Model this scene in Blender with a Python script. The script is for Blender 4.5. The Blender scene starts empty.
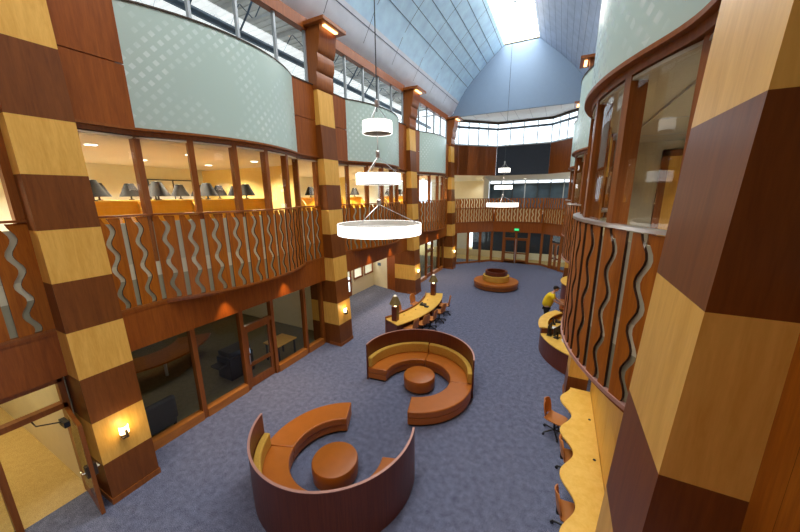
import bpy, bmesh, math, random
from mathutils import Vector, Matrix
random.seed(7)
PI = math.pi
scene = bpy.context.scene
COL = scene.collection

# ------------------------------------------------------------------ materials
def new_mat(name):
    m = bpy.data.materials.new(name); m.use_nodes = True
    nt = m.node_tree; nt.nodes.clear()
    out = nt.nodes.new('ShaderNodeOutputMaterial')
    return m, nt, out

def bsdf(nt, out, color=(.5, .5, .5), rough=.5, metal=0.0, spec=.5):
    b = nt.nodes.new('ShaderNodeBsdfPrincipled')
    b.inputs['Base Color'].default_value = (*color, 1)
    b.inputs['Roughness'].default_value = rough
    b.inputs['Metallic'].default_value = metal
    b.inputs['Specular IOR Level'].default_value = spec
    nt.links.new(b.outputs[0], out.inputs[0])
    return b

def plain(name, color, rough=.5, metal=0.0, spec=.5, noise=0.06, scale=6.0):
    m, nt, out = new_mat(name)
    b = bsdf(nt, out, color, rough, metal, spec)
    if noise:
        tc = nt.nodes.new('ShaderNodeTexCoord'); n = nt.nodes.new('ShaderNodeTexNoise')
        n.inputs['Scale'].default_value = scale; n.inputs['Detail'].default_value = 3
        r = nt.nodes.new('ShaderNodeValToRGB')
        r.color_ramp.elements[0].position = .3; r.color_ramp.elements[1].position = .7
        r.color_ramp.elements[0].color = (*[c*(1-noise) for c in color], 1)
        r.color_ramp.elements[1].color = (*[min(1, c*(1+noise)) for c in color], 1)
        nt.links.new(tc.outputs['Object'], n.inputs['Vector'])
        nt.links.new(n.outputs['Fac'], r.inputs[0]); nt.links.new(r.outputs[0], b.inputs['Base Color'])
    return m

def wood(name, c1, c2, rough=.35, sc=(9, 9, .7), spec=.5):
    m, nt, out = new_mat(name)
    b = bsdf(nt, out, c1, rough, 0, spec)
    tc = nt.nodes.new('ShaderNodeTexCoord'); mp = nt.nodes.new('ShaderNodeMapping')
    mp.inputs['Scale'].default_value = sc
    n = nt.nodes.new('ShaderNodeTexNoise'); n.inputs['Scale'].default_value = 1.6
    n.inputs['Detail'].default_value = 6; n.inputs['Roughness'].default_value = .62
    n.inputs['Distortion'].default_value = .5
    r = nt.nodes.new('ShaderNodeValToRGB')
    r.color_ramp.elements[0].position = .32; r.color_ramp.elements[1].position = .68
    r.color_ramp.elements[0].color = (*c1, 1); r.color_ramp.elements[1].color = (*c2, 1)
    n2 = nt.nodes.new('ShaderNodeTexNoise'); n2.inputs['Scale'].default_value = 9
    n2.inputs['Detail'].default_value = 3
    mx = nt.nodes.new('ShaderNodeMath'); mx.operation = 'MULTIPLY_ADD'
    mx.inputs[1].default_value = .35; 
    sub = nt.nodes.new('ShaderNodeMath'); sub.operation = 'SUBTRACT'; sub.inputs[1].default_value = .175
    nt.links.new(tc.outputs['Object'], mp.inputs[0])
    nt.links.new(mp.outputs[0], n.inputs['Vector']); nt.links.new(mp.outputs[0], n2.inputs['Vector'])
    nt.links.new(n2.outputs['Fac'], mx.inputs[0]); nt.links.new(n.outputs['Fac'], mx.inputs[2])
    nt.links.new(mx.outputs[0], sub.inputs[0]); nt.links.new(sub.outputs[0], r.inputs[0])
    nt.links.new(r.outputs[0], b.inputs['Base Color'])
    return m

def emit(name, color, strength):
    m, nt, out = new_mat(name)
    e = nt.nodes.new('ShaderNodeEmission')
    e.inputs[0].default_value = (*color, 1); e.inputs[1].default_value = strength
    nt.links.new(e.outputs[0], out.inputs[0])
    return m

def glass(name, tint=(1, 1, 1), refl=1.0, ior=1.5):
    m, nt, out = new_mat(name)
    t = nt.nodes.new('ShaderNodeBsdfTransparent'); t.inputs[0].default_value = (*tint, 1)
    g = nt.nodes.new('ShaderNodeBsdfGlossy'); g.inputs['Roughness'].default_value = .01
    g.inputs[0].default_value = (refl, refl, refl, 1)
    lw = nt.nodes.new('ShaderNodeLayerWeight'); lw.inputs[0].default_value = .5
    pw = nt.nodes.new('ShaderNodeMath'); pw.operation = 'POWER'; pw.inputs[1].default_value = 4.0
    nt.links.new(lw.outputs['Facing'], pw.inputs[0])
    f = nt.nodes.new('ShaderNodeMath'); f.operation = 'MULTIPLY_ADD'; f.inputs[1].default_value = .85; f.inputs[2].default_value = ((ior-1)/(ior+1))**2*2
    nt.links.new(pw.outputs[0], f.inputs[0])
    mx = nt.nodes.new('ShaderNodeMixShader')
    nt.links.new(f.outputs[0], mx.inputs[0]); nt.links.new(t.outputs[0], mx.inputs[1])
    nt.links.new(g.outputs[0], mx.inputs[2]); nt.links.new(mx.outputs[0], out.inputs[0])
    return m

def carpet(name, c1, c2, scale=55):
    m, nt, out = new_mat(name)
    b = bsdf(nt, out, c1, .95, 0, .1)
    tc = nt.nodes.new('ShaderNodeTexCoord')
    n = nt.nodes.new('ShaderNodeTexNoise'); n.inputs['Scale'].default_value = scale; n.inputs['Detail'].default_value = 4
    n.inputs['Roughness'].default_value = .8
    n2 = nt.nodes.new('ShaderNodeTexNoise'); n2.inputs['Scale'].default_value = 8; n2.inputs['Detail'].default_value = 5
    a = nt.nodes.new('ShaderNodeMath'); a.operation = 'MULTIPLY_ADD'; a.inputs[1].default_value = .2
    s = nt.nodes.new('ShaderNodeMath'); s.operation = 'SUBTRACT'; s.inputs[1].default_value = .10
    r = nt.nodes.new('ShaderNodeValToRGB')
    r.color_ramp.elements[0].position = .38; r.color_ramp.elements[1].position = .62
    r.color_ramp.elements[0].color = (*c1, 1); r.color_ramp.elements[1].color = (*c2, 1)
    nt.links.new(tc.outputs['Object'], n.inputs['Vector']); nt.links.new(tc.outputs['Object'], n2.inputs['Vector'])
    nt.links.new(n2.outputs['Fac'], a.inputs[0]); nt.links.new(n.outputs['Fac'], a.inputs[2])
    nt.links.new(a.outputs[0], s.inputs[0]); nt.links.new(s.outputs[0], r.inputs[0])
    nt.links.new(r.outputs[0], b.inputs['Base Color'])
    return m

def frosted(name):
    # sandblasted glass with a lattice of clearer diamonds; UV in metres along the panel
    m, nt, out = new_mat(name)
    b = bsdf(nt, out, (.5, .6, .55), .35, 0, .5)
    uv = nt.nodes.new('ShaderNodeUVMap')
    sp = nt.nodes.new('ShaderNodeSeparateXYZ'); nt.links.new(uv.outputs[0], sp.inputs[0])
    def M(op, a, b_=None, c=None):
        n = nt.nodes.new('ShaderNodeMath'); n.operation = op
        for i, v in enumerate((a, b_, c)):
            if v is None: continue
            if isinstance(v, (int, float)): n.inputs[i].default_value = v
            else: nt.links.new(v, n.inputs[i])
        return n.outputs[0]
    k = 3.7
    p = M('MULTIPLY', M('ADD', sp.outputs[0], sp.outputs[1]), k)
    q = M('MULTIPLY', M('SUBTRACT', sp.outputs[0], sp.outputs[1]), k)
    fp = M('ABSOLUTE', M('SUBTRACT', M('FRACT', p), .5)); fq = M('ABSOLUTE', M('SUBTRACT', M('FRACT', q), .5))
    d = M('MULTIPLY', M('LESS_THAN', fp, .24), M('LESS_THAN', fq, .24))
    # the lattice is denser at one end of every panel and thins out in patches
    nz = nt.nodes.new('ShaderNodeTexNoise'); nz.inputs['Scale'].default_value = .9; nz.inputs['Detail'].default_value = 1
    nt.links.new(uv.outputs[0], nz.inputs['Vector'])
    pt = M('MULTIPLY', M('SUBTRACT', nz.outputs['Fac'], .42), 5.0)
    pt = M('MINIMUM', M('MAXIMUM', pt, .0), 1.0)
    d = M('MULTIPLY', d, pt)
    mx = nt.nodes.new('ShaderNodeMix'); mx.data_type = 'RGBA'
    mx.inputs[6].default_value = (.48, .63, .58, 1); mx.inputs[7].default_value = (.68, .81, .78, 1)
    nt.links.new(d, mx.inputs[0]); nt.links.new(mx.outputs[2], b.inputs['Base Color'])
    rg = M('MULTIPLY_ADD', d, -.15, .35); nt.links.new(rg, b.inputs['Roughness'])
    return m

M = {}
M['dark'] = wood('mahogany veneer', (.135, .037, .006), (.20, .060, .010), .4, (9, 9, .7), .35)
M['dark2'] = wood('red mahogany', (.21, .050, .005), (.31, .083, .009), .4, (9, 9, .7), .35)
M['slat'] = wood('railing board mahogany', (.27, .070, .005), (.43, .128, .009), .4, (9, 9, .6), .25)
M['light'] = wood('figured maple veneer', (.66, .345, .058), (.79, .455, .10), .4, (6, 6, .8), .4)
M['maple'] = wood('yellow maple top', (.80, .47, .07), (.90, .58, .13), .36, (3, 3, 3))
M['panelmaple'] = wood('maple wall panel', (.72, .38, .045), (.82, .47, .075), .42, (5, 5, .6))
M['trim'] = wood('mahogany trim', (.21, .058, .009), (.30, .092, .015), .36, (9, 9, .7), .4)
M['sill'] = wood('warm sill wood', (.36, .115, .018), (.48, .17, .03), .34, (6, 1, 6))
M['screenwood'] = wood('sofa screen mahogany', (.085, .016, .006), (.165, .037, .010), .36, (26, 26, .5))
M['leather'] = plain('tan leather', (.44, .128, .013), .38, 0, .5, .05, 5)
M['mustard'] = plain('mustard fabric', (.55, .32, .055), .8, 0, .2, .12, 30)
M['carpet'] = carpet('blue grey carpet', (.040, .047, .083), (.24, .262, .38), 70)
M['carpet_tan'] = carpet('tan carpet', (.42, .30, .12), (.62, .48, .23))
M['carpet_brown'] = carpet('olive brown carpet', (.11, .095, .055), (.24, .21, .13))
M['cream'] = plain('cream wall paint', (.78, .70, .50), .7, 0, .2, .02)
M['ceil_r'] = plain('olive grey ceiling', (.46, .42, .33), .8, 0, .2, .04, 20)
M['cream_up'] = plain('pale cream wall paint', (.80, .76, .60), .7, 0, .2, .02)
M['carpet_up'] = carpet('beige carpet', (.34, .28, .20), (.50, .43, .32))
M['white'] = plain('white paint', (.80, .81, .80), .6, 0, .3, .02)
M['ceil'] = plain('acoustic ceiling', (.76, .66, .52), .8, 0, .2, .04, 20)
M['deck'] = plain('pale roof deck', (.80, .80, .77), .7, 0, .2, .06, 3)
M['steel_blue'] = plain('blue grey steel', (.10, .15, .20), .45, .3)
M['mullion'] = plain('grey aluminium', (.42, .47, .50), .4, .3, .5, .03)
M['dkmullion'] = plain('dark steel', (.055, .07, .085), .4, .3)
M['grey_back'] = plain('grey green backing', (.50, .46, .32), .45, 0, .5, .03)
M['grey_back_shaded'] = plain('shaded grey backing', (.30, .28, .18), .5, 0, .5, .03)  # same backing darkened in colour, standing for the dimmer light low down
M['grey_back_lit'] = plain('lit grey backing', (.66, .60, .42), .5, 0, .5, .03)  # same backing lightened in colour, standing for light on the slab edge
M['railsteel'] = plain('satin steel', (.55, .55, .56), .3, .8)
M['lunette'] = plain('blue grey plaster', (.19, .275, .39), .65, 0, .3, .015)
M['black'] = plain('black plastic', (.012, .012, .014), .4, 0, .5, 0)
M['darkgrey'] = plain('charcoal cloth', (.03, .028, .03), .8)
M['bronze'] = plain('dark bronze', (.06, .042, .03), .45, .5)
M['chairtan'] = plain('tan moulded shell', (.52, .19, .045), .42, 0, .5, .05)
M['glass'] = glass('clear glass', (.93, .96, .95), .55, 1.4)
M['glass_in'] = glass('office glass', (.84, .86, .80), .6, 1.4)
M['glass_dark'] = glass('tinted glass', (.10, .13, .16), .9, 1.5)
M['frost'] = frosted('frosted glass')
M['yellowwall'] = plain('yellow wall paint', (.80, .58, .20), .7, 0, .2, .02)
M['cream_lit'] = plain('cream backing panel', (.72, .58, .30), .6)
M['screen'] = plain('dark navy screen cloth', (.030, .040, .056), .7, 0, .3, .06)
M['dusk'] = plain('dark blue blind', (.045, .085, .125), .5, 0, .5, .25, 1.5)
M['orange'] = plain('orange carrel panel', (.90, .46, .035), .5, 0, .3, .04)
M['paper'] = plain('white paper', (.8, .8, .8), .8)
M['skin'] = plain('skin', (.55, .30, .20), .55, 0, .4, .03)
M['yellow'] = plain('yellow cotton', (.78, .56, .02), .8, 0, .2, .04)
M['trouser'] = plain('black cotton', (.03, .032, .03), .8, 0, .2)
M['hair'] = plain('black hair', (.012, .010, .012), .6, 0, .3)
M['lampgreen'] = plain('bronze green shade', (.22, .165, .06), .5, .2)
M['shade_dark'] = plain('dark lampshade', (.016, .012, .008), .7)
M['glow_white'] = emit('lamp glow', (1, .96, .88), 3.2)
M['glow_skylight'] = emit('skylight diffuser', (1, .99, .97), 10)
M['glow_warm'] = emit('warm lamp glow', (1, .74, .36), 9)
M['glow_orange'] = emit('orange lamp glow', (1, .50, .18), 5)
M['glow_fluor'] = emit('ceiling light glow', (1, .95, .85), 6)
M['finial_glow'] = emit('soft lamp glow', (1, .9, .7), .9)
M['exit'] = emit('green exit glow', (.03, .75, .22), 1.3)
M['screen_glow'] = emit('monitor glow', (.45, .6, .8), .9)

def vault_mat():
    m = plain('blue metal ceiling panel', (.50, .74, .97), .42, .05, .5, .10, 2.2)
    return m
M['vault'] = vault_mat()
M['vault_lo'] = plain('pale cove panel', (.68, .74, .84), .45, .1, .5, .05, 2.0)
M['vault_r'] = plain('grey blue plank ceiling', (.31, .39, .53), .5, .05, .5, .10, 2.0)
M['seam'] = plain('dark blue seam', (.05, .085, .14), .5)
M['seam_lt'] = plain('grey seam', (.45, .46, .48), .6)

# ------------------------------------------------------------------ mesh builder
class MB:
    def __init__(s): s.v = []; s.f = []; s.mi = []; s.uv = []
    def add(s, vs, fs, mi=0, uvs=None):
        o = len(s.v); s.v += [tuple(v) for v in vs]
        for k, f in enumerate(fs):
            s.f.append([i+o for i in f]); s.mi.append(mi)
            s.uv.append([uvs[i] for i in f] if uvs else None)
        return s
    def box(s, x0, x1, y0, y1, z0, z1, mi=0):
        x0, x1 = min(x0, x1), max(x0, x1); y0, y1 = min(y0, y1), max(y0, y1); z0, z1 = min(z0, z1), max(z0, z1)
        v = [(x0, y0, z0), (x1, y0, z0), (x1, y1, z0), (x0, y1, z0), (x0, y0, z1), (x1, y0, z1), (x1, y1, z1), (x0, y1, z1)]
        return s.add(v, [(0, 3, 2, 1), (4, 5, 6, 7), (0, 1, 5, 4), (1, 2, 6, 5), (2, 3, 7, 6), (3, 0, 4, 7)], mi)
    def quad(s, a, b, c, d, mi=0): return s.add([a, b, c, d], [(0, 1, 2, 3)], mi)
    def slab(s, a, b, h0, h1, t, mi=0):
        # vertical wall from plan point a to b, thickness t to the left of a->b
        dx, dy = b[0]-a[0], b[1]-a[1]; L = math.hypot(dx, dy); nx, ny = -dy/L*t, dx/L*t
        v = [(a[0], a[1], h0), (b[0], b[1], h0), (b[0]+nx, b[1]+ny, h0), (a[0]+nx, a[1]+ny, h0)]
        v += [(x, y, h1) for x, y, _ in v]
        return s.add(v, [(0, 3, 2, 1), (4, 5, 6, 7), (0, 1, 5, 4), (1, 2, 6, 5), (2, 3, 7, 6), (3, 0, 4, 7)], mi)
    def prism(s, pts, z0, z1, mi=0):
        n = len(pts); v = [(x, y, z0) for x, y in pts]+[(x, y, z1) for x, y in pts]
        f = [tuple(range(n))[::-1], tuple(range(n, 2*n))]+[(i, (i+1) % n, n+(i+1) % n, n+i) for i in range(n)]
        return s.add(v, f, mi)
    def prof_y(s, pts, y0, y1, mi=0):
        n = len(pts); v = [(x, y0, z) for x, z in pts]+[(x, y1, z) for x, z in pts]
        f = [tuple(range(n)), tuple(range(n, 2*n))[::-1]]+[(i, n+i, n+(i+1) % n, (i+1) % n) for i in range(n)]
        return s.add(v, f, mi)
    def sector(s, c, r0, r1, a0, a1, z0, z1, n=32, mi=0):
        full = abs(a1-a0) >= 2*PI-1e-6
        m = n if full else n+1
        v = []
        for i in range(m):
            a = a0+(a1-a0)*i/n; ca, sa = math.cos(a), math.sin(a)
            for r, z in ((r0, z0), (r1, z0), (r1, z1), (r0, z1)): v.append((c[0]+r*ca, c[1]+r*sa, z))
        f = []
        for i in range(n):
            j = (i+1) % m
            for k in range(4): f.append((4*i+k, 4*i+(k+1) % 4, 4*j+(k+1) % 4, 4*j+k))
        if not full: f.append((0, 3, 2, 1)); f.append((4*n, 4*n+1, 4*n+2, 4*n+3))
        return s.add(v, f, mi)
    def lathe(s, prof, c=(0, 0, 0), n=24, mi=0):
        v = []; f = []; k = len(prof)
        for i in range(n):
            a = 2*PI*i/n
            for r, z in prof: v.append((c[0]+r*math.cos(a), c[1]+r*math.sin(a), c[2]+z))
        for i in range(n):
            j = (i+1) % n
            for t in range(k-1): f.append((i*k+t, j*k+t, j*k+t+1, i*k+t+1))
        if prof[0][0] > 1e-6: f.append(tuple(i*k for i in range(n))[::-1])
        if prof[-1][0] > 1e-6: f.append(tuple(i*k+k-1 for i in range(n)))
        return s.add(v, f, mi)
    def tube(s, pts, r, n=8, mi=0):
        pts = [Vector(p) for p in pts]; v = []; f = []
        for i, p in enumerate(pts):
            d = (pts[min(i+1, len(pts)-1)]-pts[max(i-1, 0)]).normalized()
            up = Vector((0, 0, 1)) if abs(d.z) < .9 else Vector((1, 0, 0))
            a = d.cross(up).normalized(); b = d.cross(a)
            for k in range(n):
                t = 2*PI*k/n; q = p+a*math.cos(t)*r+b*math.sin(t)*r; v.append(tuple(q))
        for i in range(len(pts)-1):
            for k in range(n): f.append((i*n+k, i*n+(k+1) % n, (i+1)*n+(k+1) % n, (i+1)*n+k))
        f.append(tuple(range(n))[::-1]); f.append(tuple((len(pts)-1)*n+k for k in range(n)))
        return s.add(v, f, mi)
    def strip(s, path, z0, z1, t, mi=0, uv=False):
        # curved wall: path of plan points, thickness t to the left of travel
        n = len(path); nor = []
        for i in range(n):
            a = path[max(i-1, 0)]; b = path[min(i+1, n-1)]; dx, dy = b[0]-a[0], b[1]-a[1]; L = math.hypot(dx, dy) or 1
            nor.append((-dy/L, dx/L))
        v = []; uvs = []; u = 0
        for i, (p, q) in enumerate(zip(path, nor)):
            if i: u += math.hypot(p[0]-path[i-1][0], p[1]-path[i-1][1])
            o = (p[0]+q[0]*t, p[1]+q[1]*t)
            v += [(*p, z0), (*o, z0), (*o, z1), (*p, z1)]; uvs += [(u, z0), (u, z0), (u, z1), (u, z1)]
        f = []
        for i in range(n-1):
            for k in range(4): f.append((4*i+k, 4*i+4+k, 4*i+4+(k+1) % 4, 4*i+(k+1) % 4))
        f.append((0, 1, 2, 3)); f.append((4*n-4, 4*n-1, 4*n-2, 4*n-3))
        return s.add(v, f, mi, uvs if uv else None)

def origin_of(o):
    v = Vector((0, 0, 0))
    while o is not None: v += o.location; o = o.parent
    return v

def obj(name, mb, mats, parent=None, bevel=0, smooth=False, center=True, subsurf=0):
    me = bpy.data.meshes.new(name)
    off = Vector((0, 0, 0)); loc = Vector((0, 0, 0))
    if parent is not None: off = origin_of(parent)
    elif center and mb.v:
        xs = [p[0] for p in mb.v]; ys = [p[1] for p in mb.v]; zs = [p[2] for p in mb.v]
        off = Vector(((min(xs)+max(xs))/2, (min(ys)+max(ys))/2, min(zs))); loc = off
    me.from_pydata([Vector(p)-off for p in mb.v], [], mb.f)
    if not isinstance(mats, (list, tuple)): mats = [mats]
    for m in mats: me.materials.append(M[m] if isinstance(m, str) else m)
    for p, mi in zip(me.polygons, mb.mi): p.material_index = mi; p.use_smooth = smooth
    if any(mb.uv):
        ul = me.uv_layers.new(name='UVMap')
        for p, uv in zip(me.polygons, mb.uv):
            if uv:
                for li, c in zip(p.loop_indices, uv): ul.data[li].uv = c
    bm = bmesh.new(); bm.from_mesh(me); bmesh.ops.recalc_face_normals(bm, faces=bm.faces); bm.to_mesh(me); bm.free()
    if smooth:
        try: me.set_sharp_from_angle(angle=math.radians(38))
        except Exception: pass
    o = bpy.data.objects.new(name, me); COL.objects.link(o); o.location = loc
    if parent is not None: o.parent = parent
    if bevel:
        b = o.modifiers.new('Bevel', 'BEVEL'); b.width = bevel; b.segments = 2; b.limit_method = 'ANGLE'
    if subsurf:
        q = o.modifiers.new('Subsurf', 'SUBSURF'); q.levels = subsurf; q.render_levels = subsurf
    return o

def tag(o, label=None, cat=None, group=None, kind=None):
    if label: o['label'] = label
    if cat: o['category'] = cat
    if group: o['group'] = group
    if kind: o['kind'] = kind
    return o

def thing(name, label, cat, loc=(0, 0, 0), group=None, rz=0):
    o = bpy.data.objects.new(name, None); COL.objects.link(o); o.location = loc; o.rotation_euler = (0, 0, rz)
    o.empty_display_size = .2
    return tag(o, label, cat, group)

def struct(name, mb, mats, label=None, parent=None, **k):
    o = obj(name, mb, mats, parent, **k)
    if parent is None: tag(o, label, None, None, 'structure')
    return o

def sthing(name, label, loc=(0, 0, 0)):
    o = bpy.data.objects.new(name, None); COL.objects.link(o); o.location = loc
    return tag(o, label, None, None, 'structure')

def copy_tree(o, parent=None):
    c = o.copy(); COL.objects.link(c)
    if parent is not None: c.parent = parent
    for ch in list(o.children): copy_tree(ch, c)
    return c

# ------------------------------------------------------------------ layout constants
H = .919; TAPER = .0443; XL = -7.5; XR = .39; CW = .83
COLY = [1.90, 9.37, 16.88, 24.38]; RY = [1.83, 9.35, 16.86, 24.38]
FLAT = -8.1
MIRC = -7.16
def mx(x, side): return x if side < 0 else MIRC-x
ZB, ZR, ZF0, ZF1, ZC = 3.66, 5.69, 7.45, 9.8, 11.85
UP = 4.62
def arc_path(apex, y0, y1, xe, n=24):
    # circular arc bulging to +x from (xe,y0) to (xe,y1)
    h = (y1-y0)/2; s = apex-xe; R = (h*h+s*s)/(2*s); cx = apex-R; yc = (y0+y1)/2
    a = math.asin(h/R)
    return [(cx+R*math.cos(-a+2*a*i/n), yc+R*math.sin(-a+2*a*i/n)) for i in range(n+1)]
def bay_path(apex, ya, yb, xe=FLAT, flat=1.02, n=24):
    return [(xe, ya)]+arc_path(apex, ya+flat, yb-flat, xe, n)+[(xe, yb)]
def smooth_path(p, it=14):
    L, at = resample(p, .1); q = [at(L*i/70)[0] for i in range(71)]
    for _ in range(it): q = [q[0]]+[((a[0]+2*b[0]+c[0])/4, (a[1]+2*b[1]+c[1])/4) for a, b, c in zip(q, q[1:], q[2:])]+[q[-1]]
    return q
def mpath(p, side):
    if side < 0: return p
    return [(MIRC-x, y) for x, y in p][::-1]   # travel reversed so 'left of travel' still points away from the hall
def resample(path, step):
    out = []; d = 0; acc = [0]
    for a, b in zip(path, path[1:]): acc.append(acc[-1]+math.hypot(b[0]-a[0], b[1]-a[1]))
    L = acc[-1]
    def at(s):
        s = max(0, min(L, s))
        for i in range(len(path)-1):
            if s <= acc[i+1] or i == len(path)-2:
                t = (s-acc[i])/max(1e-9, acc[i+1]-acc[i]); a, b = path[i], path[i+1]
                dx, dy = b[0]-a[0], b[1]-a[1]; l = math.hypot(dx, dy)
                return (a[0]+dx*t, a[1]+dy*t), (-dy/l, dx/l)
    return L, at

# ------------------------------------------------------------------ balcony railing
def base_path(at, L, d):
    return [(at(L*i/60)[0][0]-at(L*i/60)[1][0]*d, at(L*i/60)[0][1]-at(L*i/60)[1][1]*d) for i in range(61)]
def railing(path, label, z0=ZB, z1=ZR, spacing=.245, thick=.03, handmat='trim', nz=30, group=None, amp=.052, slot=.092, low=None, mid=None, skip=()):
    # path: hall-side face of the boards; hall is to the right of travel
    L, at = resample(path, .1)
    t = thing('balcony_railing', label, 'railing', (path[0][0], path[0][1], z0), group)
    n = max(2, 2*round(L/spacing/2)); sp = L/n
    mb = MB()
    zt = z1-.055; zb = z0+.05
    def edge(k, z, off):
        # slot k centre line (arc length) at height z
        s = k*sp
        if k % 2 == 1: s += amp*math.sin(2*PI*(z-zb)/.53+ .6)
        return s
    for k in range(n):
        s0 = k*sp; s1 = (k+1)*sp
        vs = []; fs = []; es = []
        for i in range(nz+1):
            z = zb+(zt-zb)*i/nz
            a = (k*sp+.001 if k in skip else edge(k, z, 1)+slot/2) if k > 0 else 0
            b = ((k+1)*sp-.001 if k+1 in skip else edge(k+1, z, -1)-slot/2) if k < n-1 else L
            for s_ in (a, (a+b)/2, b):
                p, q = at(s_)
                vs.append((p[0], p[1], z)); vs.append((p[0]+q[0]*thick, p[1]+q[1]*thick, z))
        for i in range(nz):
            o = 6*i; u = o+6
            fs += [(o, o+2, u+2, u), (o+2, o+4, u+4, u+2), (o+1, u+1, u+3, o+3), (o+3, u+3, u+5, o+5)]
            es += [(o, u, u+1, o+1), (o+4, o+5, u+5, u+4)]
        fs += [(0, 1, 3, 2), (2, 3, 5, 4)]; o = 6*nz; fs += [(o, o+2, o+3, o+1), (o+2, o+4, o+5, o+3)]
        mb.add(vs, fs); n0 = len(mb.v)-len(vs)
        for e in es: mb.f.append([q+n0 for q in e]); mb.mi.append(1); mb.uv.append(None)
    obj('slat_panel', mb, ['slat', 'slat_edge_shade'], t)
    back = [(at(L*i/60)[0][0]+at(L*i/60)[1][0]*(thick+.004), at(L*i/60)[0][1]+at(L*i/60)[1][1]*(thick+.004)) for i in range(61)]
    if low:
        b = MB(); b.strip(back, z0+.06, mid, .03); obj('lower_backing', b, low, t)
        b = MB(); b.strip(base_path(at, L, .02), mid-.03, mid+.03, .05); obj('middle_rail', b, 'trim', t)
    else:
        b = MB(); b.strip(back, z0+.06, UP-.32, .03); obj('lower_backing', b, 'grey_back_shaded', t)
        b = MB(); b.strip(back, UP-.32, UP+.02, .03); obj('slab_edge_strip', b, 'grey_back_lit', t)
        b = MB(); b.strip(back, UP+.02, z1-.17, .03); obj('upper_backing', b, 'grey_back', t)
    base = [(at(L*i/60)[0][0]-at(L*i/60)[1][0]*.02, at(L*i/60)[0][1]-at(L*i/60)[1][1]*.02) for i in range(61)]
    b = MB(); b.strip(base, z0, z0+.05, .12); obj('bottom_rail', b, 'trim' if handmat == 'trim' else 'rosy', t)
    b = MB(); b.strip(base, z1-.04, z1, .13); obj('handrail', b, handmat, t)
    return t
M['slat_edge_shade'] = plain('shade painted board edge', (.045, .013, .004), .5)  # shade inside the slots is put into the colour of the board sides
M['rosy'] = plain('pale rose edge trim', (.50, .27, .22), .4, .2)

# ------------------------------------------------------------------ columns
def x_at(z): return XL-TAPER*z
def column(y0, side, label, light_first=False, fin=0, deep=.48):
    t = thing('checkered_column', label, 'column', (mx(XL-.3, side) if side < 0 else XR+.3, y0+CW/2, 0))
    base = XL if side < 0 else None
    def xf(z): return XL-TAPER*z if side < 0 else XR+TAPER*z
    def xb(z): return (XL-.10-deep) if side < 0 else (XR+.10+deep)
    zs = [i*H for i in range(9)]+[8.51, 9.66]
    mb = MB()
    for i in range(10):
        za, zb = zs[i], zs[i+1]; mi = i % 2
        q = lambda z: [(xf(z), y0), (xf(z), y0+CW), (xb(z)-(.25 if side < 0 else -.25)*(z/9.66), y0+CW), (xb(z)-(.25 if side < 0 else -.25)*(z/9.66), y0)]
        v = [(x, y, za) for x, y in q(za)]+[(x, y, zb) for x, y in q(zb)]
        mb.add(v, [(0, 1, 5, 4), (1, 2, 6, 5), (2, 3, 7, 6), (3, 0, 4, 7)], mi)
    mb.add([(x, y, 9.66) for x, y in q(9.66)], [(0, 1, 2, 3)], 1)
    obj('shaft', mb, ['dark', 'light'], t)
    if fin:
        f = MB()
        for i in range(3):
            za, zb = zs[i], min(zs[i+1], 2.75)
            f.box(XL-.3 if side < 0 else XR+.3, XL-fin if side < 0 else XR+fin, y0+.012, y0+CW-.012, za, zb, i % 2)
        obj('lower_fin', f, ['dark', 'light'], t)
    b = MB(); s = 1 if side < 0 else -1
    b.box(xf(0)+.015*s, xb(0), y0-.015, y0+CW+.015, 0, .13); obj('base_board', b, 'trim', t)
    # scalloped bracket leaning towards the hall
    pr = []
    z0, z1 = 9.66, 11.58
    prof = [(-7.95, 9.66), (-7.90, 9.72), (-7.875, 9.9), (-7.88, 10.08), (-7.905, 10.22), (-7.86, 10.27), (-7.81, 10.42), (-7.80, 10.6), (-7.825, 10.78),
            (-7.78, 10.83), (-7.72, 11.0), (-7.69, 11.25), (-7.66, 11.58)]
    pts = [(x, z) for x, z in prof]+[(-8.34, 11.58), (-8.34, 9.66)]
    if side > 0: pts = [(MIRC+.03-x, z) for x, z in pts]
    c = MB(); c.prof_y(pts, y0-.03, y0+CW+.03); obj('scalloped_bracket', c, 'trim', t, smooth=True)
    cap = MB(); xa, xb_ = (-8.34, -7.34) if side < 0 else (MIRC+8.34, MIRC+7.34)
    cap.box(xa, xb_, y0-.2, y0+CW+.2, 11.58, 11.70); obj('cap_plate', cap, 'trim', t, bevel=.01)
    g = MB(); ga, gb = (-7.62, -7.5) if side < 0 else (MIRC+7.62, MIRC+7.5)
    g.box(ga, gb, y0+.08, y0+CW-.08, 11.54, 11.578); obj('uplight_strip', g, 'glow_orange', t)
    return t

names = ['nearest', 'second', 'third', 'farthest']
clab = ['tall checkered light and dark wood column, nearest on the left wall',
        'checkered wood column between the first and second curved balconies on the left',
        'checkered wood column behind the curved reception desk on the left',
        'slim checkered wood column on the far left beside the rear glass doors']
for k, y in enumerate(COLY): column(y, -1, clab[k], fin=(1.45 if k else .9))
rlab = ['large checkered wood column filling the right edge, pale and dark blocks',
        'checkered column at the end of the wavy study counter on the right, mostly hidden by balcony',
        'checkered column beyond the right balcony, only a bracket corner showing by the ceiling',
        'farthest right checkered column beside the rear apse']
for k, y in enumerate(RY):
    XR = .39 if k == 0 else .60
    column(y, 1, rlab[k], deep=.42)

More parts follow.
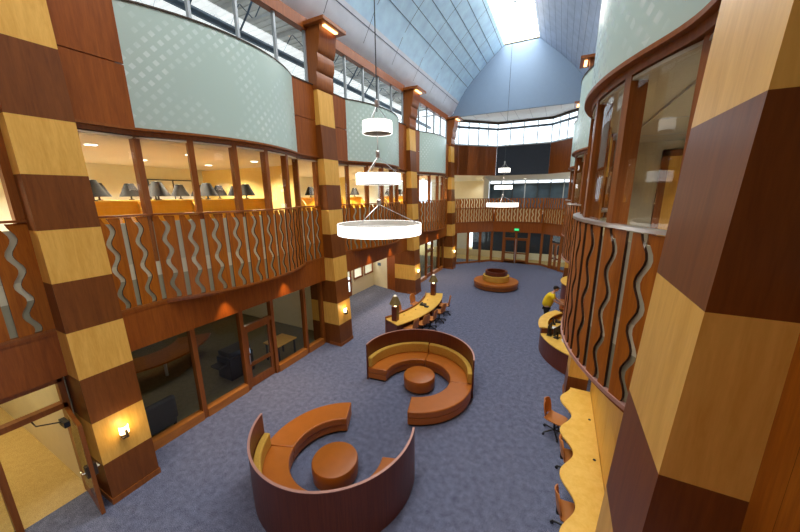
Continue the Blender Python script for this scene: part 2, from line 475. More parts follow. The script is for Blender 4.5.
# ------------------------------------------------------------------ bays
def lerp2(a, b, t): return (a[0]+(b[0]-a[0])*t, a[1]+(b[1]-a[1])*t)
win_n = [0]
def nextwin(): win_n[0] += 1; return 'window_%d' % win_n[0]
trim_n = [0]
def nexttrim(): trim_n[0] += 1; return 'trim_%d' % trim_n[0]
ordn = ['near', 'first', 'second', 'third']
def bay(ya, yb, side, idx):
    sd = 'left' if side < 0 else 'right'; s = 1 if side < 0 else -1
    where = ['bay nearest the camera', 'first full bay', 'middle bay', 'farthest bay'][idx]
    hand = 'trim' if side < 0 else 'railsteel'
    # railing
    rp = mpath(bay_path(-7.38, ya, yb), side)
    lab = {(-1, 0): 'flat end of a wavy slotted wood balcony railing above the open door, far left',
           (-1, 1): 'curved wood balcony railing with wavy slots above the dark office windows on the left',
           (-1, 2): 'curved wavy slotted wood railing in the left middle bay, behind the big pendant ring',
           (-1, 3): 'curved wood balcony railing in the farthest left bay, past the third column',
           (1, 0): 'wavy slotted wood balcony railing just below the camera at right',
           (1, 1): 'curved wavy slotted wood railing with steel handrail at right, beside the big column',
           (1, 2): 'curved wood balcony railing in the right middle bay, hidden behind the nearer one',
           (1, 3): 'curved wood balcony railing at the far right bay by the apse'}[(side, idx)]
    railing(rp, lab, handmat=hand, skip=(1, 2, 3) if (side > 0 and idx == 0) else ())
    # balcony slab (upper floor edge)
    b = MB(); ip = bay_path(-7.50, ya, yb, FLAT-.12)
    poly = [(mx(x, side), y) for x, y in ip]+[(mx(-8.5, side), yb), (mx(-8.5, side), ya)]
    b.prism(poly, UP-.16, UP); struct('floor', b, 'carpet_tan', 'edge of the upper floor behind the %s %s railing' % (sd, where))
    # fascia below the railing (left) 
    if side < 0:
        f = MB()
        f.box(FLAT-.08, FLAT, ya, yb, 2.75, ZB-.055)
        up = bay_path(-7.42, ya, yb, FLAT+.015); poly = [(x, y) for x, y in up]+[(FLAT-.05, yb), (FLAT-.05, ya)]
        f.prism(poly, ZB-.05, ZB)
        struct(nexttrim(), f, 'dark2', 'wood fascia under the %s balcony, %s' % (sd, where))
    else:
        f = MB()
        up = bay_path(-7.42, ya, yb); poly = [(MIRC-x, y) for x, y in up]+[(1.6, yb), (1.6, ya)]
        f.prism(poly, ZB-.05, ZB)
        struct(nexttrim(), f, 'dark2', 'wood underside of the %s balcony, %s' % (sd, where))
    # upper windows
    wp = bay_path(-7.50, ya, yb, -8.16)
    wpm = mpath(wp, side)
    L, at = resample(wpm, .1)
    root = sthing(nextwin(), 'row of tall upper floor windows with wood mullions, %s side, %s' % (sd, where), (mx(-8.28, side), ya, UP))
    arcL = L-2*1.02
    ss = [0.05]+[1.02+arcL*i/5 for i in range(6)]+[L-.05]
    for s_ in ss:
        p, q = at(s_); m = MB(); tx, ty = q[1], -q[0]
        w = .06; d0, d1 = -.04, .14
        poly = [(p[0]+tx*a+q[0]*b_, p[1]+ty*a+q[1]*b_) for a, b_ in ((-w, d0), (w, d0), (w, d1), (-w, d1))]
        m.prism(poly, UP, 7.33); obj('mullion', m, 'trim', root)
    m = MB(); m.strip(wpm, UP, UP+.12, .08); obj('sill', m, 'trim', root)
    for a, b_ in zip(ss, ss[1:]):
        k = max(1, int((b_-a)/.3)); pts = [at(a+(b_-a)*i/k)[0] for i in range(k+1)]
        vs = []; fs = []
        for p in pts: vs += [(p[0], p[1], UP+.12), (p[0], p[1], 7.3)]
        for i in range(k): fs.append((2*i, 2*i+2, 2*i+3, 2*i+1))
        m = MB(); m.add(vs, fs); obj('pane', m, 'glass' if side < 0 else 'glass', root, smooth=True)
    m = MB(); m.prism([(mx(x, side), y) for x, y in bay_path(-7.48, ya, yb, -8.12)]+[(mx(-8.55, side), yb), (mx(-8.55, side), ya)], 7.255, 7.29)
    struct('ceiling', m, 'ceil' if side < 0 else 'ceil_r', 'ceiling edge inside the %s upper windows, %s' % (sd, where))
    # header band and cornice under the frosted panel
    h = MB(); h.strip(mpath(smooth_path(bay_path(-7.45, ya, yb, -8.11)), side), 7.31, 7.41, .18)
    h.strip(mpath(smooth_path(bay_path(-7.34, ya, yb, FLAT+.06)), side), 7.405, 7.455, .36)
    struct(nexttrim(), h, 'trim', 'curved wood header and ledge over the %s upper windows, %s' % (sd, where))
    # flat wood panels either side of the frosted panel
    w = MB()
    for a, b_ in ((ya, ya+1.03), (yb-1.0, yb)):
        for z0, z1 in ((7.46, 8.64), (8.665, ZF1)):
            w.box(mx(FLAT, side), mx(FLAT-.08, side), a, b_, z0, z1)
    w.box(mx(FLAT-.03, side), mx(FLAT-.1, side), ya, ya+.9, 7.46, ZF1); w.box(mx(FLAT-.03, side), mx(FLAT-.1, side), yb-.9, yb, 7.46, ZF1)
    struct('wall_%s' % sd, w, 'dark2', 'flat mahogany panels flanking the frosted glass, %s side, %s' % (sd, where))
    fr = MB(); fr.strip(mpath(arc_path(-7.42, ya+1.03, yb-1.0, FLAT, 32), side), 7.46, ZF1, .06, uv=True)
    lab = {-1: ['frosted glass panel with diamond lattice above the near left door', 'large curved frosted glass panel with pale diamonds, nearest on the left',
                'curved frosted glass panel with diamonds behind the top pendant ring', 'curved frosted glass panel in the farthest left bay'],
           1: ['frosted glass panel above the camera at right', 'large curved frosted glass panel above the right windows beside the big column',
               'frosted glass panel in the right middle bay, a thin sliver', 'frosted glass panel in the farthest right bay']}[side][idx]
    tag(obj('frosted_glass_panel', fr, 'frost', smooth=True), lab, 'glass panel')
    # ledge on top of the panel and clerestory glazing
    l = MB(); lp = [(mx(x, side), y) for x, y in bay_path(-7.40, ya, yb, FLAT+.02)]+[(mx(-8.42, side), yb), (mx(-8.42, side), ya)]
    l.prism(lp, ZF1, ZF1+.035); struct(nexttrim(), l, 'bronze', 'thin dark ledge below the %s clerestory, %s' % (sd, where))
    root = sthing(nextwin(), 'clerestory window strip under the vaulted ceiling, %s side, %s' % (sd, where), (mx(-8.3, side), ya, ZF1))
    n = 5
    for i in range(n+1):
        y = ya+.05+(yb-ya-.1)*i/n; m = MB(); m.box(mx(-8.27, side), mx(-8.37, side), y-.035, y+.035, ZF1+.03, 11.5); obj('mullion', m, 'mullion', root)
    for i in range(n):
        y0 = ya+.05+(yb-ya-.1)*i/n; y1 = ya+.05+(yb-ya-.1)*(i+1)/n
        m = MB(); x = mx(-8.32, side); m.quad((x, y0, ZF1+.03), (x, y1, ZF1+.03), (x, y1, 11.5), (x, y0, 11.5)); obj('pane', m, 'glass', root)
    b = MB(); b.box(mx(-8.2, side), mx(-8.45, side), ya-.02, yb+.02, 11.5, ZC); struct(nexttrim(), b, 'dark2', 'wood lintel over the %s clerestory, %s' % (sd, where))

ys = [-4.75]+[y for y in COLY]
bays = [(-4.7, 1.9), (2.73, 9.37), (10.20, 16.88), (17.71, 24.38)]
for i, (a, b) in enumerate(bays):
    bay(a, b, -1, i)
    bay(a if i else -4.7, b, 1, i)

# ------------------------------------------------------------------ floor
YF = 36; YN = -6
f = MB(); f.quad((-8.4, YN, 0), (6, YN, 0), (6, 29.0, 0), (-8.4, 29.0, 0)); 
f.quad((-11.6, 10.2, 0), (-8.4, 10.2, 0), (-8.4, 18.6, 0), (-11.6, 18.6, 0))
struct('floor', f, 'carpet', 'blue grey speckled carpet of the hall')
f = MB(); f.quad((-15, YN, 0), (-8.4, YN, 0), (-8.4, 2.0, 0), (-15, 2.0, 0)); struct('floor', f, 'carpet_tan', 'tan carpet of the corridor behind the open door')
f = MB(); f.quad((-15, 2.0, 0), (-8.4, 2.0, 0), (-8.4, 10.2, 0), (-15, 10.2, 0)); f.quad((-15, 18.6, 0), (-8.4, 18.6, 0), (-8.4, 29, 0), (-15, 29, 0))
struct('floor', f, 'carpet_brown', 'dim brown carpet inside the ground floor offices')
f = MB(); f.quad((-15, 29, 0), (8, 29, 0), (8, YF, 0), (-15, YF, 0)); struct('floor', f, 'carpet_tan', 'floor beyond the rear glass doors')

# ------------------------------------------------------------------ vault ceiling
PV = [(-8.3, 11.85), (-8.02, 12.15), (-7.75, 12.62), (-7.35, 13.34), (-6.95, 13.84), (-6.55, 14.28), (-5.77, 15.04), (-5.09, 15.62), (-4.51, 16.13)]
RV = 1.06-7.9   # right vault mirrors about the skylight axis
def rv(x): return -6.80-x
y0, y1 = YN, 25.1
def profile_at(s):
    acc = 0
    for a, b in zip(PV, PV[1:]):
        l = math.hypot(b[0]-a[0], b[1]-a[1])
        if s <= acc+l or b == PV[-1]:
            t = (s-acc)/l; dx, dz = (b[0]-a[0])/l, (b[1]-a[1])/l
            return (a[0]+dx*(s-acc), a[1]+dz*(s-acc)), (dz, -dx)
        acc += l
LV = sum(math.hypot(b[0]-a[0], b[1]-a[1]) for a, b in zip(PV, PV[1:]))
S0 = .60
def vsheet(sa, sb, f=lambda x: x, n=6):
    m = MB(); vs = []; fs = []
    for i in range(n+1):
        (x, z), _ = profile_at(sa+(sb-sa)*i/n); vs += [(f(x), y0, z), (f(x), y1, z)]
    for i in range(n): fs.append((2*i, 2*i+1, 2*i+3, 2*i+2))
    m.add(vs, fs); return m
struct('ceiling', vsheet(0, 1.25, n=5), 'vault_lo', 'pale cove panels at the foot of the left vault', smooth=True, center=False)
struct('ceiling', vsheet(1.25, LV, n=12), 'vault', 'blue panelled left vault of the ceiling', smooth=True, center=False)
struct('ceiling', vsheet(0, LV, rv, 16), 'vault_r', 'grey blue planked right vault of the ceiling', smooth=True, center=False)
m = MB()
k = 0
while True:
    s = .62+.45+.64*k; k += 1
    if s > LV-.05: break
    (x, z), (nx, nz) = profile_at(s); w = .014
    (xa, za), _ = profile_at(s-w); (xb, zb), _ = profile_at(s+w)
    m.quad((xa+nx*.006, y0, za+nz*.006), (xa+nx*.006, y1, za+nz*.006), (xb+nx*.006, y1, zb+nz*.006), (xb+nx*.006, y0, zb+nz*.006))
y = 0.0
while y < 25:
    n = 24
    for i in range(n):
        a = profile_at(.5+(LV-.5)*i/n); b = profile_at(.5+(LV-.5)*(i+1)/n)
        A = (a[0][0]+a[1][0]*.006, a[0][1]+a[1][1]*.006); B = (b[0][0]+b[1][0]*.006, b[0][1]+b[1][1]*.006)
        m.quad((A[0], y-.013, A[1]), (A[0], y+.013, A[1]), (B[0], y+.013, B[1]), (B[0], y-.013, B[1]))
    y += 2.5
struct(nexttrim(), m, 'seam', 'dark grid of seams on the left vault', center=False)
m = MB(); s = .5
while s < LV-.1:
    (x, z), (nx, nz) = profile_at(s); (xa, za), _ = profile_at(s-.008); (xb, zb), _ = profile_at(s+.008)
    m.quad((rv(xa+nx*.006), y0, za+nz*.006), (rv(xa+nx*.006), y1, za+nz*.006), (rv(xb+nx*.006), y1, zb+nz*.006), (rv(xb+nx*.006), y0, zb+nz*.006)); s += .42
struct(nexttrim(), m, 'seam', 'long plank seams on the right vault', center=False)
# skylight well along the ridge
xs0, xs1 = -4.51, rv(-4.51); ZS = 16.34
m = MB(); m.quad((xs0, y0, 16.13), (xs0, y1, 16.13), (xs0, y1, ZS), (xs0, y0, ZS)); m.quad((xs1, y0, 16.13), (xs1, y1, 16.13), (xs1, y1, ZS), (xs1, y0, ZS))
m.quad((xs0, y1, 16.05), (xs1, y1, 16.05), (xs1, y1, ZS), (xs0, y1, ZS))
struct('wall_skylight', m, 'cream', 'side walls of the ridge skylight', center=False)
root = sthing(nextwin(), 'long white diffusing skylight along the ridge', ((xs0+xs1)/2, 10, ZS))
m = MB(); m.quad((xs0, y0, ZS), (xs1, y0, ZS), (xs1, y1, ZS), (xs0, y1, ZS)); obj('diffuser', m, 'glow_skylight', root)
m = MB(); y = 1.25
while y < 25: m.box(xs0, xs1, y-.03, y+.03, ZS-.02, ZS-.002); y += 1.25
obj('glazing_bar', m, 'seam_lt', root)

# ------------------------------------------------------------------ lunette, apse
mb = MB(); outl = [(x, z) for x, z in PV]+[(rv(x), z) for x, z in PV[::-1]]
n = len(outl); vs = [(x, 25.1, z) for x, z in outl]+[(x, 25.3, z) for x, z in outl]
mb.add(vs, [tuple(range(n)), tuple(range(n, 2*n))[::-1]]+[(i, n+i, n+(i+1) % n, (i+1) % n) for i in range(n)])
struct('wall_lunette', mb, 'lunette', 'smooth blue grey half dome end wall above the rear clerestory')
AP = [(-8.2, 25.25), (-7.9, 26.3), (-5.3, 28.9), (-1.15, 28.9), (1.05, 26.4), (1.3, 25.25)]
def offs(pts, d):
    # shift a plan polyline towards the hall (right of travel) by d
    out = []
    for i, p in enumerate(pts):
        n1 = n2 = None
        if i > 0: a = pts[i-1]; l = math.hypot(p[0]-a[0], p[1]-a[1]); n1 = ((p[1]-a[1])/l, -(p[0]-a[0])/l)
        if i < len(pts)-1: b = pts[i+1]; l = math.hypot(b[0]-p[0], b[1]-p[1]); n2 = ((b[1]-p[1])/l, -(b[0]-p[0])/l)
        if n1 is None: n1 = n2
        if n2 is None: n2 = n1
        bx, by = n1[0]+n2[0], n1[1]+n2[1]; bl = bx*bx+by*by; k = 2*d/bl
        out.append((p[0]+bx*k, p[1]+by*k))
    return out
# apse ceiling
mb = MB(); n = len(AP); mb.add([(x, y, 11.9) for x, y in AP], [tuple(range(n))[::-1]])
struct('ceiling', mb, 'white', 'white soffit panels over the rear apse')
mb = MB()
for i in range(9):
    x = -7.6+i*1.0; mb.box(x-.012, x+.012, 25.3, 28.7 if -5.3 < x < -1 else 26.6, 11.885, 11.893)
struct(nexttrim(), mb, 'seam_lt', 'seams of the rear soffit panels')
# apse clerestory, wood panels, screen, second floor windows, railing, ground glazing
root = sthing(nextwin(), 'bright clerestory windows round the rear apse', (-3.2, 28.9, 10.0))
for a, b, n in ((AP[0], AP[1], 1), (AP[1], AP[2], 4), (AP[2], AP[3], 4), (AP[3], AP[4], 4), (AP[4], AP[5], 1)):
    for i in range(n):
        p, q = lerp2(a, b, i/n), lerp2(a, b, (i+1)/n)
        m = MB(); m.quad((*p, 10.0), (*q, 10.0), (*q, 11.75), (*p, 11.75)); obj('pane', m, 'glass', root)
        m = MB(); m.box(p[0]-.035, p[0]+.035, p[1]-.06, p[1]+.03, 10.0, 11.75); obj('mullion', m, 'mullion', root)
m = MB(); m.strip(offs(AP, .05), 11.72, 11.9, .12); obj('head_rail', m, 'bronze', root)
m = MB(); m.strip(offs(AP, .05), 11.25, 11.42, .06); obj('transom', m, 'steel_blue', root)
m = MB(); m.strip(offs(AP, .05), 9.95, 10.05, .14); obj('sill', m, 'mullion', root)
for (a, b, nm) in ((AP[0], AP[1], 'left'), (AP[1], AP[2], 'left'), (AP[3], AP[4], 'right'), (AP[4], AP[5], 'right')):
    m = MB(); L = math.hypot(b[0]-a[0], b[1]-a[1]); n = max(1, round(L/.9))
    for i in range(n):
        p, q = lerp2(a, b, (i+.015)/n), lerp2(a, b, (i+.985)/n)
        for z0, z1 in ((7.65, 8.79), (8.82, 9.95)): m.slab(p, q, z0, z1, .05)
    m.slab(lerp2(a, b, .002), lerp2(a, b, .998), 7.6, 9.95, .12)
    struct('wall_rear', m, 'dark2', 'mahogany panels under the rear clerestory, %s facet' % nm)
m = MB(); m.slab(AP[2], AP[3], 7.6, 9.97, .1); struct('wall_rear', m, 'screen', 'large dark navy panel in the middle of the rear wall')
# soffit under the panels and glazed wall further back
m = MB(); m.add([(x, y, 7.6) for x, y in AP]+[(4, 27, 7.6), (4, 31.4, 7.2), (-12, 31.4, 7.2), (-12, 27, 7.6)], [(0, 1, 9, ), (1, 2, 8, 9), (2, 3, 7, 8), (3, 4, 6, 7), (4, 5, 6)])
struct('ceiling', m, 'white', 'white soffit above the rear upper walkway')
m = MB(); m.add([(-12, 25.3, UP), (-8.2, 25.3, UP), (-7.9, 26.3, UP), (-5.3, 28.7, UP), (-1.15, 28.7, UP), (1.05, 26.4, UP), (4, 26, UP), (4, 31.4, UP), (-12, 31.4, UP)], [tuple(range(9))])
struct('floor', m, 'carpet_tan', 'upper walkway floor behind the rear railing')
root = sthing(nextwin(), 'dark teal glazed wall behind the rear upper walkway', (-2, 31.3, UP))
for i in range(10):
    x0 = -6.2+i*1.05; m = MB(); m.box(x0+.04, x0+1.01, 31.3, 31.36, UP, 6.92); obj('pane', m, 'dusk', root)
    m = MB(); m.box(x0-.04, x0+.04, 31.2, 31.4, UP, 7.2); obj('mullion', m, 'dkmullion' if i % 3 else 'mullion', root)
m = MB(); m.box(-6.2, 4.2, 31.2, 31.38, 6.92, 7.0); obj('head_rail', m, 'mullion', root)
m = MB(); m.box(-12, -6.24, 30.9, 31.1, UP, 7.6); m.box(-6.35, -6.24, 28.9, 31, UP, 7.6)
struct('wall_rear', m, 'cream', 'cream wall on the left of the rear upper walkway')
# rear railing, in three facets
RP = offs(AP, .25)
rl = ['short left return of the rear slotted railing beside the farthest left column', 'left facet of the long slotted railing across the rear apse', 'middle facet of the long slotted railing across the rear apse, below the far pendant', 'right facet of the long slotted railing across the rear apse', 'short right return of the rear slotted railing']
for a, b, lb in zip(RP, RP[1:], rl):
    t = railing([lerp2(a, b, .012), lerp2(a, b, .988)], lb, nz=16, spacing=.25, slot=.10, amp=.05, low='cream_lit', mid=4.86)
m = MB(); m.strip(offs(AP, .22), 2.78, ZB, .16)
for i in range(1, 5):
    a, b = offs(AP, .225)[2:4]
struct(nexttrim(), m, 'dark2', 'wood fascia above the rear glass doors')
# ground glazing of the apse
gl = {1: 3, 2: 4, 3: 4}
dn = [0]
for seg in (0, 1, 2, 3, 4):
    a, b = AP[seg], AP[seg+1]; n = {0: 1, 1: 3, 2: 4, 3: 3, 4: 1}[seg]
    root = sthing(nextwin(), ['short glazed return', 'glazed wall left of the rear doors', 'dark glazed wall around the rear double door', 'dark glazed wall right of the rear doors', 'short glazed return right'][seg], (a[0], a[1], 0))
    for i in range(1 if seg else 0, n+1):
        p = lerp2(a, b, i/n); m = MB(); m.box(p[0]-.10, p[0]+.10, p[1]-.08, p[1]+.08, 0, 2.8); obj('mullion', m, 'trim', root)
    m = MB(); m.slab(a, b, 0, .16, .1); obj('sill', m, 'trim', root)
    for i in range(n):
        if (seg == 2 and i in (1, 2)) or (seg == 3 and i == 1): continue
        p, q = lerp2(a, b, i/n), lerp2(a, b, (i+1)/n); m = MB()
        m.quad((*p, .16), (*q, .16), (*q, 2.8), (*p, 2.8)); obj('pane', m, 'glass_in', root)
# rear double door
def glazed_leaf(root, p, q, z1=2.13, st=.11, mid=.9, handle=True, glassm='glass_in', hside=1):
    m = MB(); L = math.hypot(q[0]-p[0], q[1]-p[1]); t = st/L
    m.slab(p, lerp2(p, q, t), .02, z1, .06); m.slab(lerp2(p, q, 1-t), q, .02, z1, .06)
    m.slab(lerp2(p, q, t), lerp2(p, q, 1-t), .02, .30, .06); m.slab(lerp2(p, q, t), lerp2(p, q, 1-t), z1-st, z1, .06)
    if mid: m.slab(lerp2(p, q, t), lerp2(p, q, 1-t), mid-.06, mid+.06, .06)
    d = obj('leaf', m, 'trim', root)
    g = MB(); a, b = lerp2(p, q, t), lerp2(p, q, 1-t); g.quad((*a, .3), (*b, .3), (*b, z1-st), (*a, z1-st)); obj('pane', g, glassm, d)
    if handle:
        c = lerp2(p, q, (1-t*.5) if hside > 0 else t*.5); nx, ny = (q[1]-p[1])/L, -(q[0]-p[0])/L
        h = MB(); h.tube([(c[0]+nx*.05, c[1]+ny*.05, .85), (c[0]+nx*.05, c[1]+ny*.05, 1.15)], .015); obj('handle', h, 'railsteel', d)
    return d
def door_root(label, loc):
    dn[0] += 1; return sthing('door_%d' % dn[0], label, loc)
a, b = AP[2], AP[3]
p, mid_, q = lerp2(a, b, .25), lerp2(a, b, .5), lerp2(a, b, .75)
r = door_root('glazed wood double door in the middle of the rear wall', (*mid_, 0))
glazed_leaf(r, (p[0]+.07, p[1]), (mid_[0]-.01, mid_[1]), 2.15); glazed_leaf(r, (mid_[0]+.01, mid_[1]), (q[0]-.07, q[1]), 2.15, hside=-1)
m = MB(); m.box(p[0], q[0], 28.83, 28.97, 2.15, 2.27); obj('transom', m, 'trim', r)
m = MB(); m.quad((p[0], 28.9, 2.27), (q[0], 28.9, 2.27), (q[0], 28.9, 2.8), (p[0], 28.9, 2.8)); obj('transom_pane', m, 'glass_in', r)
m = MB(); m.box(mid_[0]-.03, mid_[0]+.03, 28.8, 28.84, .02, 2.2); obj('astragal', m, 'railsteel', r)
a, b = lerp2(AP[3], AP[4], 1/3), lerp2(AP[3], AP[4], 2/3)
mid_ = lerp2(a, b, .5)
r = door_root('second glazed wood door in the right facet of the rear wall', (*mid_, 0))
glazed_leaf(r, lerp2(a, b, .08), lerp2(a, b, .49), 2.15); glazed_leaf(r, lerp2(a, b, .51), lerp2(a, b, .92), 2.15, hside=-1)
m = MB(); m.slab(a, b, 2.15, 2.3, .1); obj('transom', m, 'black', r)
m = MB(); m.quad((*a, 2.3), (*b, 2.3), (*b, 2.8), (*a, 2.8)); obj('transom_pane', m, 'glass_in', r)
# what lies beyond the rear doors
m = MB(); m.box(-12, 8, 31.0, 31.1, 0, .62); struct('wall_rear', m, 'cream', 'low cream wall seen through the rear glass doors')
m = MB(); m.box(-8.2, 8, 33.6, 33.7, 0, 4.4); struct('wall_rear', m, 'screen', 'dark wall seen through the rear glass doors')
m = MB(); m.box(-12, -8.2, 31.6, 31.7, 0, 4.4); struct('wall_rear', m, 'white', 'pale wall seen through the left rear glazing')
m = MB(); m.box(-12, 8, 29.3, 34, 4.35, 4.45); struct('ceiling', m, 'ceil', 'ceiling of the vestibule beyond the rear doors')
ex = thing('exit_sign', 'small green lit exit sign hanging on the rear fascia above the double door', 'sign', (-3.2, 28.55, 2.95))
m = MB(); m.box(-3.4, -3.0, 28.60, 28.66, 2.92, 3.14); obj('housing', m, 'black', ex)
m = MB(); m.box(-3.38, -3.02, 28.588, 28.60, 2.94, 3.12); obj('face', m, 'exit', ex)
cu = bpy.data.curves.new('exit_text', 'FONT'); cu.body = 'EXIT'; cu.size = .15; cu.align_x = 'CENTER'; cu.extrude = .002
tmp = bpy.data.objects.new('lettering_curve', cu); COL.objects.link(tmp); bpy.context.view_layer.update()
lm = bpy.data.meshes.new_from_object(tmp.evaluated_get(bpy.context.evaluated_depsgraph_get())); bpy.data.objects.remove(tmp)
to = bpy.data.objects.new('lettering', lm); COL.objects.link(to); lm.materials.clear(); lm.materials.append(M['white'])
to.parent = ex; to.location = (0, .035, .035); to.rotation_euler = (PI/2, 0, 0)

# ------------------------------------------------------------------ left rooms (structure)
w = MB()
w.box(-15.1, -15, YN, 29, 0, 4.4); struct('wall_left', w, 'cream', 'back wall of the left ground floor rooms')
w = MB(); w.box(-15.1, -15, YN, 31, UP, 7.4); struct('wall_left', w, 'cream_up', 'cream back wall of the left upper reading room')
w = MB(); w.quad((-15, YN, UP), (-8.45, YN, UP), (-8.45, 25.3, UP), (-15, 25.3, UP)); struct('floor', w, 'carpet_up', 'upper reading room floor on the left')
w = MB(); w.box(-15, -8.5, YN, 25.3, 4.36, 4.44); struct('ceiling', w, 'ceil', 'ceiling of the left ground floor rooms')
w = MB(); w.box(-15, -8.35, YN, 25.3, 7.25, 7.3); struct('ceiling', w, 'ceil', 'pale ceiling of the left upper reading room')
w = MB(); w.box(-15, -9.2, 9.3, 9.42, UP, 7.2); w.box(-15, -12.5, 17.2, 17.3, UP, 7.2)
struct('wall_left', w, 'yellowwall' if 'yellowwall' in M else 'cream', 'yellow cross wall inside the left upper reading room')
for ya, yb in ((2.0, 2.12), (10.08, 10.2), (18.6, 18.72)):
    w = MB(); w.box(-15, -8.45, ya, yb, 0, 4.36); struct('wall_left', w, 'cream', 'cream partition between left ground floor rooms')
# roof space seen through the left clerestory
w = MB(); w.box(-15.1, -15, YN, 26, 7.5, 13.4); struct('wall_left', w, 'white', 'white far wall of the roof space behind the left clerestory')
w = MB()
yy = YN
while yy < 25:
    w.box(-15, -8.45, yy, yy+.16, 12.62, 12.68); w.box(-15, -8.45, yy+.16, yy+.32, 12.66, 12.76); yy += .32
struct('ceiling', w, 'deck', 'ribbed pale roof deck above the left clerestory')
w = MB(); w.box(-15, -8.45, YN, 25, 7.46, 7.52); struct('floor', w, 'white', 'floor of the roof space behind the left clerestory')
def beam(label, pts, r, mat, name='roof_beam', cat='beam', group=None):
    m = MB(); m.tube(pts, r, 6); return tag(obj(name, m, mat), label, cat, group)
for k, y in enumerate((3.2, 5.0, 6.8, 8.6, 11.0, 12.8, 14.6, 16.4, 18.4, 20.2, 22.0, 23.8)):
    t = thing('roof_truss', 'pale open web roof truss behind the left clerestory glass', 'truss', (-11.7, y, 12.0), 'trusses behind the left clerestory')
    m = MB(); m.box(-15, -8.5, y-.05, y+.05, 12.45, 12.6); obj('top_chord', m, 'deck', t)
    m = MB(); m.box(-15, -8.5, y-.04, y+.04, 11.8, 11.88); obj('bottom_chord', m, 'deck', t)
    m = MB(); pts = [(-15+i*.65, y, 12.48 if i % 2 else 11.84) for i in range(11)]
    m.tube(pts, .022, 6); obj('web', m, 'steel_blue', t)
beam('blue grey steel beam running behind the left clerestory windows', [(-9.9, YN, 11.25), (-9.9, 25, 11.25)], .11, 'steel_blue')
for k, y in enumerate((6.4, 8.0, 13.9, 15.4, 21.2)):
    m = MB(); m.tube([(-9.9, y, 11.2), (-9.5, y+.1, 11.75), (-9.0, y+.25, 12.6)], .03, 6)
    tag(obj('brace', m, 'steel_blue'), 'dark diagonal steel brace behind the left clerestory', 'brace', 'diagonal braces behind the left clerestory')

# ground floor glazed office wall, bays 1 and 3 (left)
def office_wall(ya, yb, idx):
    X = -8.4
    lab = 'ground floor office glazing with wood frame, left wall, %s' % ('nearest bay' if idx == 1 else 'farthest bay')
    root = sthing(nextwin(), lab, (X, ya, 0))
    k = (yb-ya)/6.64
    mul = [ya+.05, ya+1.57*k, ya+2.98*k, ya+4.12*k, ya+5.62*k, yb-.05]
    for y in mul: m = MB(); m.box(X-.07, X+.09, y-.06, y+.06, .0, 3.2); obj('mullion', m, 'trim', root)
    door = (2, 3)
    for i in range(5):
        if i == 2: continue
        m = MB(); m.box(X-.1, X+.12, mul[i]+.06, mul[i+1]-.06, 0, .24); obj('sill', m, 'sill', root)
        m = MB(); m.quad((X, mul[i], .24), (X, mul[i+1], .24), (X, mul[i+1], 3.2), (X, mul[i], 3.2)); obj('pane', m, 'glass_in', root)
    m = MB(); m.box(X-.06, X+.08, mul[0], mul[-1], 3.1, 3.25); obj('head_rail', m, 'trim', root)
    a, b = mul[2]+.06, mul[3]-.06
    r = door_root('glazed wood office door in the left ground floor glazing, %s' % ('nearest bay' if idx == 1 else 'farthest bay'), (X, (a+b)/2, 0))
    m = MB(); m.box(X-.06, X+.08, a, b, 2.02, 2.14); obj('transom', m, 'trim', r)
    m = MB(); m.quad((X, a, 2.14), (X, b, 2.14), (X, b, 3.1), (X, a, 3.1)); obj('transom_pane', m, 'glass_in', r)
    glazed_leaf(r, (X+.03, a+.02), (X+.03, b-.02), 2.0, mid=.78, hside=-1)
office_wall(2.73, 9.37, 1); office_wall(17.71, 24.38, 3)
w = MB(); w.box(-8.5, -8.42, 2.73, 9.37, 2.72, 2.75)
# office interior things
t = thing('lounge_chair', 'black upholstered chair back just inside the nearest office window', 'chair', (-8.9, 3.35, 0))
m = MB(); m.box(-9.2, -8.62, 3.0, 3.75, .18, .45); obj('seat', m, 'darkgrey', t, bevel=.05)
m = MB(); m.box(-8.80, -8.62, 2.95, 3.8, .3, .95); obj('backrest', m, 'darkgrey', t, bevel=.06)
for yy in (3.0, 3.66):
    m = MB(); m.box(-9.2, -8.7, yy, yy+.1, .18, .62); obj('armrest', m, 'darkgrey', t, bevel=.03)
for dx in (-9.15, -8.72):
    for dy in (3.05, 3.68): m = MB(); m.box(dx, dx+.05, dy, dy+.05, .004, .18); obj('leg', m, 'black', t)
t = thing('copier', 'dark multifunction copier with a small lit screen inside the office', 'copier', (-9.5, 6.2, 0))
m = MB(); m.box(-9.95, -9.25, 5.75, 6.65, .01, .78); obj('cabinet', m, 'black', t, bevel=.03)
m = MB(); m.box(-9.9, -9.3, 5.8, 6.6, .80, .98); obj('scanner_lid', m, 'black', t, bevel=.03)
m = MB(); m.box(-9.24, -9.2, 6.2, 6.5, .70, .90); obj('display', m, 'screen_glow', t)
m = MB(); m.box(-9.8, -9.4, 5.45, 5.75, .55, .62); obj('paper_tray', m, 'darkgrey', t)
t = thing('office_table', 'pale wood table inside the office beside the door', 'table', (-9.0, 7.75, 0))
m = MB(); m.box(-9.4, -8.62, 7.2, 8.1, .70, .74); obj('tabletop', m, 'light', t)
for dx in (-9.35, -8.72):
    for dy in (7.25, 8.0): m = MB(); m.box(dx, dx+.05, dy, dy+.05, .006, .70); obj('leg', m, 'black', t)
t = thing('meeting_table', 'long dark curved table deep inside the nearest office', 'table', (-11.8, 5.0, 0))
m = MB(); m.sector((-13.5, 5.0), 1.3, 2.4, -.9, .9, .70, .76, 20); obj('tabletop', m, 'trim', t)
for a_ in (-.7, 0, .7): m = MB(); m.tube([(-13.5+1.85*math.cos(a_), 5+1.85*math.sin(a_), .004), (-13.5+1.85*math.cos(a_), 5+1.85*math.sin(a_), .70)], .05); obj('leg', m, 'mullion', t)

